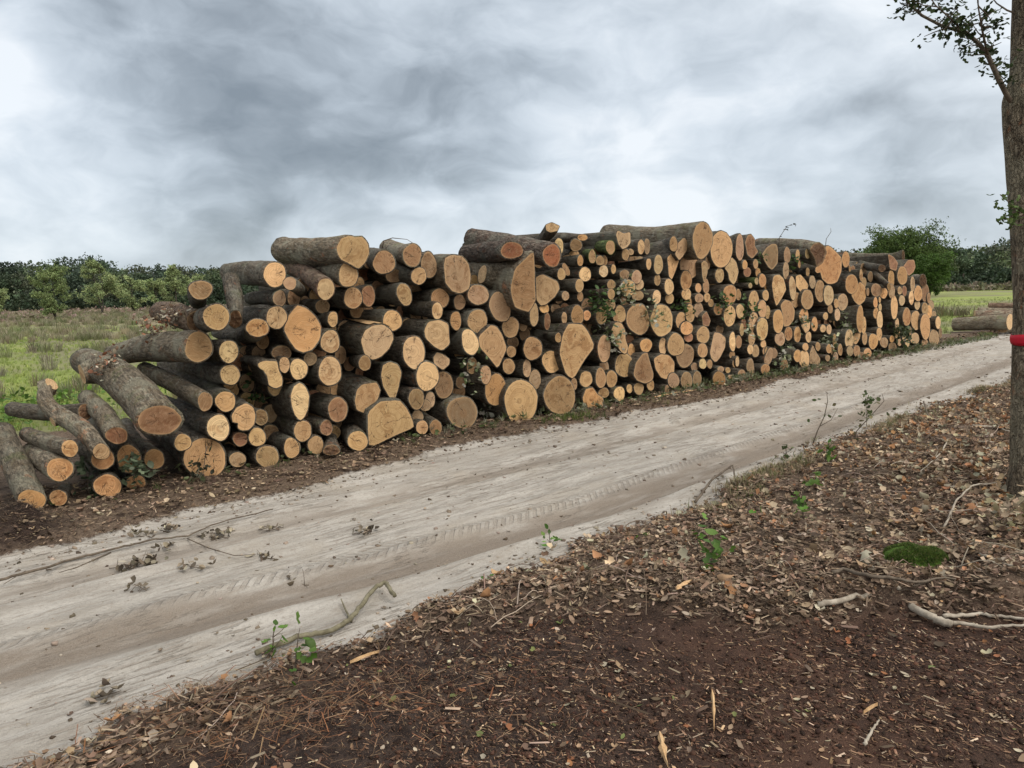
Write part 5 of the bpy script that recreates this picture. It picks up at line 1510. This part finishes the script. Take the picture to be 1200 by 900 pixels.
# ------------------------------------------------------------------ sticks, sprigs and small single things
def dens(pp, k=4):
    pp = np.array(pp, float); u = np.linspace(0, len(pp)-1, (len(pp)-1)*k+1)
    return [(np.interp(v, np.arange(len(pp)), pp[:, 0]), np.interp(v, np.arange(len(pp)), pp[:, 1])) for v in u]
def stick(pp, r, label, mat=M_STICK, cat='stick', name='stick', grp=None, dz=.0, seed=0, side=(), taper=.45, n=8, jit=.1, lift=None):
    lz = np.zeros(len(pp))
    for k, l in (lift or {}).items(): lz[k] = l
    W = [gp(a, b, r*.8+.016+dz) for a, b in dens(pp)]; lz = np.interp(np.linspace(0, len(pp)-1, len(W)), np.arange(len(pp)), lz)
    Zs = np.array([w_[2] for w_ in W]); Zs = np.maximum(Zs, np.convolve(np.pad(Zs, 2, 'edge'), np.ones(5)/5, 'valid'))
    for w_, z_, l_ in zip(W, Zs, lz): w_[2] = z_+l_
    c = np.mean(W, 0); L = np.array(W)-c
    u = np.linspace(0, len(L)-1, 2*len(L)); Li = np.stack([np.interp(u, np.arange(len(L)), L[:, k]) for k in range(3)], 1)
    Li[1:-1] += np.random.default_rng(seed).normal(0, r*.18, (len(Li)-2, 3))
    mb = MB(); V, F = tube(Li, np.linspace(r, r*taper, len(Li)), n, jit=jit, seed=seed); mb.add(V, F)
    for sp in side:
        Ws = np.array([gp(a, b, r*.5+dz+.004*k) for k, (a, b) in enumerate(dens(sp, 3))])-c
        V, F = tube(Ws, np.linspace(r*.5, r*.2, len(Ws)), 6, jit=.08, seed=seed+1); mb.add(V, F)
    o = mb.build(name, mat); o.location = c
    return tag(o, label, cat, grp)
G_ST = 'sticks lying on the forest floor'
stick([(300, 772), (350, 752), (390, 745), (412, 730), (440, 700), (452, 697), (463, 708)], .014, 'lichen-grey dead branch with a hooked end, lying on the near road edge', M_DEAD, seed=1, lift={4: .03, 5: .05, 6: .02}, cat='dead branch', name='dead_branch', taper=.8, side=[[(412, 730), (404, 716), (400, 708)]])
stick([(958, 724), (1000, 716), (1054, 704)], .0135, 'smooth pale grey stick with black scars, right foreground', seed=2, grp=G_ST, taper=.8, dz=.035)
stick([(1050, 706), (1080, 726), (1115, 740)], .017, 'short split pale stick touching the end of the scarred grey stick', M_STICK, seed=3, grp=G_ST, taper=1.1)
stick([(1105, 728), (1150, 726), (1200, 731), (1260, 740)], .010, 'long bare stick running off the right edge, upper one of two', seed=4, grp=G_ST, side=[[(1150, 726), (1175, 722), (1215, 720)]])
stick([(1112, 735), (1160, 741), (1200, 738), (1260, 745)], .009, 'long bare stick running off the right edge, lower one of two', seed=5, grp=G_ST)
stick([(975, 676), (1030, 682), (1070, 688), (1120, 684)], .010, 'dark forked stick just below the green moss clump', M_TWIG, seed=6, grp=G_ST, side=[[(1070, 688), (1100, 682), (1125, 678)], [(1050, 684), (1030, 668), (1020, 652)]])
stick([(1142, 520), (1165, 523), (1185, 526)], .012, 'white stripped stick left of the trunk, lower of the short pair', seed=7, grp=G_ST)
stick([(1140, 502), (1162, 503), (1184, 509)], .012, 'white stripped stick left of the trunk, upper of the short pair', seed=8, grp=G_ST)
stick([(1105, 625), (1120, 600), (1138, 584), (1170, 575), (1200, 574)], .007, 'thin pale curved twig arching towards the foot of the trunk', seed=9, grp=G_ST, lift={1: .05, 2: .07, 3: .04})
stick([(1082, 480), (1086, 490), (1092, 500)], .010, 'short dark stub of a stick poking up at the road edge', M_TWIG, seed=10, grp=G_ST, lift={0: .08, 1: .04})
stick([(815, 592), (835, 572), (858, 560), (862, 572)], .012, 'crooked dark twig arching over the near road edge', M_TWIG, seed=11, grp=G_ST, lift={1: .05, 2: .09})
stick([(1115, 520), (1100, 540), (1075, 560)], .007, 'thin twig slanting through the leaf litter left of the trunk', seed=12, grp=G_ST, lift={1: .03})
stick([(1012, 880), (1022, 862), (1030, 850)], .006, 'short straight twig on the dark soil, lower right', M_STICK, seed=13, grp=G_ST)
stick([(1148, 655), (1180, 668), (1230, 672)], .009, 'grey twig at the right edge below the pale leaf heap', seed=14, grp=G_ST)
def splinter(p0, p1, w, label, seed):
    a = gp(*p0, .006); b = gp(*p1, .012); c = (a+b)/2; d = b-a; L = np.linalg.norm(d); d /= L; sd = np.array([-d[1], d[0], 0]); q = np.random.default_rng(seed)
    V = []; n = 9
    for k in range(n):
        u = k/(n-1); ww = w*.62*min(1, u*5+.35)*min(1, (1-u)*1.7+.12)*(1+q.normal(0, .22)); cz = np.array([0, 0, .008*math.sin(u*3.1)])+sd*w*.5*math.sin(u*3+seed)
        m = a+(b-a)*u-c+cz; V += [m-sd*ww, m-sd*ww*.3+[0, 0, .012], m+sd*ww*.5+[0, 0, .010], m+sd*ww, m-[0, 0, .003]]
    F = [(k*5+j, k*5+(j+1) % 5, (k+1)*5+(j+1) % 5, (k+1)*5+j) for k in range(n-1) for j in range(5)]+[(4, 3, 2, 1, 0), tuple((n-1)*5+j for j in range(5))]
    o = mesh_obj('wood_splinter', V, F, M_SPLINT, smooth=False); o.location = c
    return tag(o, label, 'wood splinter', 'fresh wood splinters on the dark soil')
splinter((833, 812), (838, 860), .010, 'thin curved pale splinter lying upright in view on the dark soil', 1)
splinter((770, 862), (786, 902), .020, 'widest pale splinter at the bottom picture edge', 2)
splinter((1012, 838), (1028, 830), .008, 'tiny pale splinter right of centre on the dark soil', 3)
splinter((410, 778), (445, 768), .014, 'yellowish splinter at the left rim of the dark soil', 4)
splinter((690, 678), (722, 696), .013, 'pale bark shard in the litter above the dark soil', 5)
splinter((792, 692), (818, 684), .018, 'short broken stub of wood on the litter bank', 6)
splinter((768, 466), (816, 458), .05, 'long pale slab splinter on the verge under the slabs of the pile', 7)

# moss cushion
mc = gp(1068, 660); n = 6500; q = np.random.default_rng(5)
th = q.uniform(0, 6.28, n); r = q.random(n)**.5; lob_ = 1+.16*np.cos(3*th+1)+.10*np.cos(5*th); bx_ = r*np.cos(th)*.15*lob_; by_ = r*np.sin(th)*.10*lob_; hz_ = .075*np.sqrt(np.clip(1-r**2, 0, 1))*(1+.25*fbm(bx_*18, by_*18, 3))
root = empty('moss_cushion', tuple(mc+np.array([0, 0, .02])), 'bright green moss cushion in the brown litter', 'moss')
scatter('moss_shoots', [blade_tuft(5, 1.0, .4, 60+k, .10, .4) for k in range(4)], np.column_stack([bx_, by_, hz_]), q.uniform(.006, .013, n), .6, pickc([(.06, .11, .016), (.11, .165, .03), (.04, .075, .014), (.13, .14, .05)], n, .2), M_LEAFG, root)
aa = np.linspace(0, 2*math.pi, 21)[:-1]; V = []; 
for k, f in enumerate((1.0, .85, .55, .2)):
    V += [(math.cos(a)*.16*f, math.sin(a)*.095*f, -.02+.085*math.sqrt(max(0, 1-f*f))+(.01 if k else -.03)) for a in aa]
F = [(k*20+j, k*20+(j+1) % 20, (k+1)*20+(j+1) % 20, (k+1)*20+j) for k in range(3) for j in range(20)]+[tuple(60+j for j in range(20))]
mesh_obj('cushion', V, F, M_MOSS, root)

# leafy sprigs: in the pile, on the ground and dried ones on the sand
DG = bpy.context.evaluated_depsgraph_get()
def on_pile(px, py, off=.05):
    d = ray(px, py); ok, loc, *_ = sc.ray_cast(DG, Vector(camp), Vector(d))
    return np.array(loc)-d*off
bpy.context.view_layer.update(); DG = bpy.context.evaluated_depsgraph_get()
def sprig(P0, d0, L, nl, leaf, cols, label, name='leafy_sprig', cat='leafy sprig', grp=None, seed=0, sub=4, droop=-.25, mat=M_LEAFG, lt=None, spread=.03, rt=.004):
    q = np.random.default_rng(seed); root = empty(name, tuple(P0), label, cat, grp); mb = MB()
    P, rd = limb((0, 0, 0), d0, L, rt, rt*.4, 6, q, .25, droop*.3); V, F = tube(P, rd, 5); mb.add(V, F); lp = list(P[2:])
    for k in range(sub):
        b = P[q.integers(1, 6)]; d = np.array(d0)*.5+q.normal(0, .6, 3); Pl, rl = limb(b, d/np.linalg.norm(d), L*q.uniform(.25, .5), rt*.6, rt*.3, 3, q, .3, droop*.3); V, F = tube(Pl, rl, 4); mb.add(V, F); lp += list(Pl[1:])
    mb.build('stem', M_TWIG, root)
    lp = np.array(lp); i = q.integers(0, len(lp), nl); pos = lp[i]+q.normal(0, spread, (nl, 3))
    if lt == 'flat': pos[:, 2] = np.abs(pos[:, 2])*.4
    scatter('leaves', LT[:4] if lt else [leaf_t(.30, .3, 1), leaf_t(.34, .5)], pos, leaf*q.uniform(.55, 1.2, nl), 1.0, pickc(cols, nl, .22, .05), mat, root)
    return root
GRN = [(.06, .11, .03), (.09, .14, .045), (.045, .08, .025)]
FAD = [(.30, .32, .20), (.46, .45, .36), (.17, .20, .10), (.10, .13, .055)]
G_PI = 'leafy sprigs caught between the logs of the pile'
for k, (px, py, w, nl, cols, lb) in enumerate([
    (548, 425, .35, 26, FAD, 'pale-leaved oak sprig hanging between the leaf-shaped log and its left neighbour'),
    (568, 478, .40, 46, FAD, 'oak sprig with whitish leaves hanging down to the ground beside the huge oval log'),
    (700, 347, .40, 90, GRN, 'fresh green sprig in the gap under the small logs near the middle crest'),
    (706, 390, .35, 60, FAD, 'dull green sprig just above the right side of the diamond-faced log'),
    (768, 360, .30, 34, FAD, 'pale leafy tuft between the two big sprigged log ends'),
    (737, 330, .45, 70, FAD, 'dried leafy tangle hanging over three grey log ends near the crest'),
    (797, 359, .30, 36, GRN, 'small green sprig right of the two big sprigged log ends'),
    (844, 345, .30, 30, GRN, 'small green sprig below the ragged-edged pale log end'),
    (879, 358, .35, 36, GRN, 'green leaves in front of three narrow log ends, right half of the pile'),
    (882, 378, .30, 24, FAD, 'dull sprig just below the green leaves in the right half'),
    (924, 402, .60, 170, FAD, 'largest bushy sprig low in the right half of the pile'),
    (916, 425, .50, 110, FAD, 'dark leafy tangle at the very foot of the pile, right half'),
    (965, 400, .45, 80, FAD, 'whitish-leaved sprig right of the largest bushy one'),
    (985, 378, .45, 80, FAD, 'leafy tangle left of the narrow tall log end on the thick barked body'),
    (1043, 380, .60, 110, [(.05, .07, .03), (.08, .10, .045)], 'dark green sprig climbing the right end of the pile'),
    (942, 372, .30, 30, FAD, 'small dry sprig above the whitish-leaved one'),
    (183, 540, .0, 0, GRN, ''), (155, 536, .22, 50, [(.07, .09, .05), (.12, .15, .09)], 'tuft of grey-green moss twigs over the shaggy-edged log end'),
    (243, 532, .30, 22, [(.05, .06, .03), (.04, .04, .025)], 'dark dried leaf sprig stuck on the wide cracked ground log'),
    (302, 455, .30, 24, GRN, 'wispy green sprig in the dark gap left of the lemon-shaped end'),
    (108, 556, .30, 40, [(.06, .09, .05), (.09, .12, .07)], 'grey-green moss tuft in the dark gap at the left end'),
    (888, 300, .25, 14, GRN, 'small green spray tucked among the top logs right of the crest'),
    (934, 305, .25, 16, GRN, 'bright green leaves beside the gem-shaped crest log end')]):
    if nl == 0: continue
    P0 = on_pile(px, py, .08); P0 = P0+np.array([0, 0, w*.25]); q = np.random.default_rng(k)
    sprig(P0, (q.normal(0, .3), -.35, -.7), w, int(nl*1.4), .055+.0028*P0[1], cols, lb, grp=G_PI, seed=200+k, spread=.035+.003*P0[1])
# bark and dead leaves heaped on the left-reaching log
for (px, py, pr, lb) in ((185, 393, .2, 'heap of dry leaves and bark shreds on top of the long left-reaching log'), (147, 432, .55, 'few bleached curled leaves in the fork behind the thick tilted log'), (258, 338, .45, 'bleached dry leaves beside the topmost left-shoulder log'), (212, 372, .1, 'tangle of dead twigs and bark against the left shoulder of the pile')):
    P0 = on_pile(px, py, .02); sprig(P0, (-.6, .5, .05), .38, 110, .05, [(.33, .27, .19), (.16, .11, .075), (.26, .12, .07), (.48, .43, .34)], lb, 'dry_sprig', 'dry sprig', 'dry sprigs lying on the left end of the pile', seed=int(px), mat=M_LEAFD, spread=.04, droop=0)
# twig on the crest
for (px, py, h_, lb, nl) in ((912, 290, .45, 'small upright twig with few dark leaves sticking up from the crest', 9), (967, 287, .30, 'bare thin twig sticking up above the enormous orange log', 0), (460, 282, .35, 'thin looping wire-like twig above the heart-shaped top log', 0)):
    P0 = face_pt(px, py, -.1); q = np.random.default_rng(int(px)); root = empty('crest_twig', tuple(P0), lb, 'twig')
    if px == 460: Pl = [(-.12, 0, -.1), (-.1, 0, .0), (.0, 0, .03), (.16, 0, .01), (.3, 0, -.08)]
    else: Pl = [(0, 0, -.1), (0.02, 0, h_*.4), (.05+(.06 if nl == 0 else .1), 0, h_*.85), (.1 if nl == 0 else .25, 0, h_*(1.1 if nl == 0 else .9))]
    V, F = tube(Pl, [.007, .006, .005, .003, .003][:len(Pl)], 5); mesh_obj('stem', V, F, M_TWIG, root)
    if nl: scatter('leaves', [leaf_t(.35, .3)], np.array(Pl)[[1, 2, 2, 3, 3, 2, 1, 3, 2]]+q.normal(0, .04, (9, 3)), .07, .8, jitc((.03, .03, .02), 9), M_LEAFG, root)
# weeds along the foot
def w_foot(x, y):
    s, t = st(x, y); return (t > -.05)*(t < .35)*(np.interp(s, [0, 5, 6.4, 8.8, 9.8, 12, 14, 18, 22], [.05, .25, .35, .3, 1, .5, .25, .6, .5])+(fbm(x, y, 3) > .2)*.1)
n = 1500; P = sample(n, -5, 14, 5, 24, lambda x, y: w_foot(x, y)*(st(x, y)[0] > -1)*(st(x, y)[0] < 23))
tag(scatter('foot_weeds', GT[:2]+LT[:3], on_ground(P, rng.uniform(0, .08, n)), rng.uniform(.045, .10, n), .6, pickc([(.09, .12, .04), (.14, .16, .08), (.24, .24, .17), (.06, .075, .03)], n, .2), M_LEAFG),
    'low green and bleached weeds along the foot of the log pile', 'weeds', kind='stuff')

DRY = [(.23, .19, .14), (.13, .105, .078), (.34, .29, .22), (.08, .065, .048)]
G_RD = 'dried leafy twigs run over on the sand track'
stick([(0, 684), (60, 668), (130, 648), (180, 636), (220, 632), (250, 618), (320, 600)], .009, 'long thin forked branch lying across the sand at the left', M_TWIG, seed=30, cat='branch', name='fallen_branch', side=[[(220, 632), (245, 645), (275, 656), (300, 657)], [(60, 668), (30, 672), (5, 690)], [(130, 648), (90, 668), (70, 676)]])
for k, (px, py, w, nl, lb) in enumerate([(268, 632, .32, 60, 'widest clump of withered leaves on the left branch'), (160, 630, .30, 34, 'withered leaf clump at the upper edge of the road, left'), (200, 646, .2, 16, 'two brown curled leaves between the withered clumps'), (128, 668, .34, 50, 'flattened leafy twig at the left edge of the sand'),
    (238, 668, .14, 12, 'large curled tan leaf clump below the forked branch'), (312, 624, .16, 12, 'single crumpled pale leaf clump right of the forked branch'), (322, 657, .2, 14, 'small flattened leaf clump in the wheel track'), (413, 628, .2, 16, 'leafy twig on the sand near the centre left'), (362, 688, .25, 16, 'dry twig with few leaves on the middle of the sand'),
    (108, 822, .14, 12, 'grey withered leaf bundle on the near sand'), (172, 694, .12, 6, 'tiny dry twig scrap in the left of the sand')]):
    P0 = gp(px, py, .012)
    sprig(P0, (.8 if k % 2 else -.8, .3, .05), w*.8, nl, .055, DRY, lb, 'withered_sprig', 'withered sprig', G_RD, seed=300+k, mat=M_LEAFD, lt='flat', spread=.035, droop=0, rt=.0035)
# pale curled oak leaves by the trunk
P0 = gp(1148, 632, .02)
sprig(P0, (.6, .2, .1), .42, 150, .065, [(.42, .34, .24), (.33, .25, .17), (.24, .20, .11)], 'heap of big pale curled oak leaves at the foot of the trunk', 'dry_leaf_heap', 'leaf heap', seed=411, mat=M_LEAFD, spread=.06, droop=0)
# green seedlings
SE = [(.085, .17, .025), (.12, .21, .04), (.06, .12, .02)]
G_SE = 'green seedlings on the forest floor'
for k, (px, py, h_, nl, leaf, lb) in enumerate([(832, 668, .20, 16, .075, 'broad-leaved green seedling on the litter bank'), (818, 645, .14, 8, .055, 'small green seedling just above the broad-leaved one'), (940, 612, .26, 26, .065, 'tallest bushy green seedling right of centre'), (888, 610, .10, 7, .055, 'little green seedling left of the tallest bushy one'),
    (645, 640, .10, 14, .05, 'low green weed at the near road edge, centre'), (966, 545, .22, 14, .07, 'green seedling near the road edge below the bare sapling'), (1015, 500, .35, 40, .06, 'leafy sapling at the road edge in the litter'), (345, 790, .20, 12, .06, 'yellow-green shoot beside the hooked dead branch'), (318, 770, .16, 10, .05, 'thin green shoot left of the hooked dead branch'), (575, 684, .06, 8, .04, 'tiny green sprout on the near road edge'), (755, 632, .06, 6, .045, 'tiny sprout in the litter left of the seedlings'), (920, 540, .14, 18, .05, 'grassy green tuft on the road edge')]):
    sprig(gp(px, py, -.01), (.05, .0, 1), h_, nl, leaf, SE if k not in (6, 11) else [(.07, .10, .035), (.11, .13, .05)], lb, 'seedling', 'seedling', G_SE, seed=500+k, sub=5, droop=.3, spread=.028)
# bare sapling
root_p = gp(952, 522, -.02); root = empty('bare_sapling', tuple(root_p), 'thin bare sapling twig leaning over the sand behind the litter', 'sapling'); mb = MB(); q = np.random.default_rng(3)
def lp_(px, py): return at_depth(px, py, root_p[1])-root_p
for pl, r in (([(952, 522), (958, 505), (966, 488), (970, 470), (969, 462)], .007), ([(960, 500), (974, 492), (982, 478)], .004), ([(1000, 520), (1004, 505), (1020, 488), (1036, 470), (1034, 462)], .006)):
    V, F = tube([lp_(*p) for p in pl], np.linspace(r, r*.4, len(pl)), 5); mb.add(V, F)
mb.build('stem', M_TWIG, root)
scatter('leaves', [leaf_t(.35, .3)], np.array([lp_(*p) for p in ((966, 488), (970, 472), (1020, 488), (1030, 478), (1004, 508), (1012, 496))*4])+q.normal(0, .05, (24, 3)), .05, .9, pickc([(.06, .08, .03), (.13, .11, .05)], 24), M_LEAFG, root)
# weeds by the left end (bright)
n = 700; c0 = flat(20, 505); P = np.column_stack([rng.normal(c0[0]-.5, .8, n), rng.normal(c0[1]+.8, .7, n)])
s2, t2 = st(P[:, 0], P[:, 1]); k = (t2 < -.9) | (s2 < -1.3); k &= t2 < .2; P = P[k]; n = len(P)
tag(scatter('nettle_patch', LT[:2]+[leaf_t(.4, .3)], on_ground(P, rng.uniform(.02, .30, n)), rng.uniform(.05, .10, n), .7, pickc([(.10, .19, .03), (.15, .25, .05), (.07, .13, .025)], n, .2), M_LEAFG),
    'bright green nettles growing behind the left end of the pile', 'nettles', kind='stuff')
# ------------------------------------------------------------------ sky and light
w = bpy.data.worlds.new('World'); sc.world = w; w.use_nodes = True
N = NT('w', w)
SUN_EL, SUN_AZ = R(50), R(128)       # azimuth clockwise from +Y : behind the camera, to its right
sky = N.n('ShaderNodeTexSky', sky_type='NISHITA', sun_disc=False, sun_elevation=SUN_EL, sun_rotation=SUN_AZ)
d = N.n('ShaderNodeTexCoord').outputs['Generated']
sp = N.n('ShaderNodeSeparateXYZ', i_0=d)
z = N.math('MAXIMUM', sp.outputs[2], 0.0)
den = N.math('ADD', z, .38)
cv = N.n('ShaderNodeCombineXYZ', i_0=N.math('DIVIDE', sp.outputs[0], den), i_1=N.math('DIVIDE', sp.outputs[1], den), i_2=0.0).outputs[0]
dz = N.scale(d, (1, 1, 1.75))
wp = N.n('ShaderNodeTexNoise', i_Vector=dz, i_Scale=7.0); wp.inputs['Detail'].default_value = 2
dz = N.vm('ADD', dz, N.vm('SCALE', N.vm('SUBTRACT', wp.outputs['Color'], (.5, .5, .5)), sc_=.13))
big = N.noise(N.vm('ADD', dz, (3.7, 1.9, 2)), 1.8, 4, .5)
def puff(scale, off, det=2.0):
    v = N.n('ShaderNodeTexVoronoi', feature='F1', i_Vector=N.vm('ADD', dz, off), i_Scale=scale)
    v.inputs['Detail'].default_value = det; v.inputs['Roughness'].default_value = .55; v.normalize = True
    return N.math('SUBTRACT', 1.0, v.outputs['Distance'])
p1 = puff(3.2, (9.1, 4.2, 0)); p2 = puff(8.0, (1.3, 7.7, 3), 1.0)
fin = N.noise(N.vm('ADD', dz, (1.3, 7.7, 0)), 12, 4, .6)
tone = N.math('ADD', N.math('MULTIPLY', N.math('SUBTRACT', big, .5), .7), N.math('ADD', N.math('MULTIPLY', N.math('SUBTRACT', p1, .62), 1.3), N.math('ADD', N.math('MULTIPLY', N.math('SUBTRACT', p2, .62), .55), N.math('MULTIPLY', N.math('SUBTRACT', fin, .5), .55))))
# main cloud masses (- dark, + bright)
BL = [(300, 120, .34, -.26), (120, 60, .22, -.16), (440, 190, .14, -.20), (540, 60, .22, -.15), (760, 50, .25, -.14), (880, 60, .14, -.10), (1075, 185, .18, -.36), (620, 210, .16, -.07),
      (20, 150, .13, .24), (0, 75, .04, .30), (80, 230, .12, .14), (730, 190, .12, .22), (640, 130, .10, .15), (1080, 40, .14, .22), (960, 200, .09, .12), (800, 240, .12, .12), (480, 270, .12, .10), (1170, 110, .12, .10), (230, 290, .16, .03)]
for (px, py, s2, a) in BL:
    v = ray(px, py); dist = N.vm('DISTANCE', d, tuple(v))
    tone = N.math('ADD', tone, N.math('MULTIPLY', N.math('EXPONENT', N.math('MULTIPLY', N.math('POWER', N.math('DIVIDE', dist, s2), 2.0), -1.0)), a))
fac = N.math('MULTIPLY_ADD', tone, 1.25, .62, clamp=True)
cl = N.ramp(fac, [(.0, (.18, .21, .24)), (.22, (.25, .285, .32)), (.42, (.35, .395, .44)), (.60, (.45, .50, .55)), (.78, (.54, .59, .64)), (1.0, (.67, .705, .74))])
# thicker bright overcast overhead and around the hidden sun
sv = (math.sin(SUN_AZ)*math.cos(SUN_EL), math.cos(SUN_AZ)*math.cos(SUN_EL), math.sin(SUN_EL))
glow = N.mr(N.vm('DOT_PRODUCT', d, sv), -.1, 1.0, 0, 1.0)
cl = N.mix(glow, cl, (1.2, 1.17, 1.10))
cl = N.mix(N.math('MULTIPLY', N.mr(z, .10, .0), .25), cl, (.60, .68, .76))
cl10 = N.vm('SCALE', cl, sc_=10.0)
mx = N.mix(.10, cl10, sky.outputs[0])
mx = N.mix(N.mr(sp.outputs[2], -.02, -.005), (1.2, 1.1, .9), mx)
bg = N.n('ShaderNodeBackground', i_0=mx, i_1=.1); wo = N.n('ShaderNodeOutputWorld'); N.t.links.new(bg.outputs[0], wo.inputs[0])
ld = bpy.data.lights.new('sun', 'SUN'); ld.energy = 1.5; ld.angle = R(28); ld.color = (1, .95, .87)
lo = bpy.data.objects.new('sun', ld); COL.objects.link(lo); lo.location = (10, -10, 20)
lo.rotation_euler = Vector(sv).to_track_quat('Z', 'Y').to_euler()
sc.view_settings.view_transform = 'Standard'; sc.view_settings.look = 'None'; sc.view_settings.exposure = .47; sc.view_settings.gamma = 1
sc.render.resolution_x = 1024; sc.render.resolution_y = 768
sc.cycles.max_bounces = 4; sc.cycles.diffuse_bounces = 3; sc.cycles.glossy_bounces = 1; sc.cycles.transmission_bounces = 2
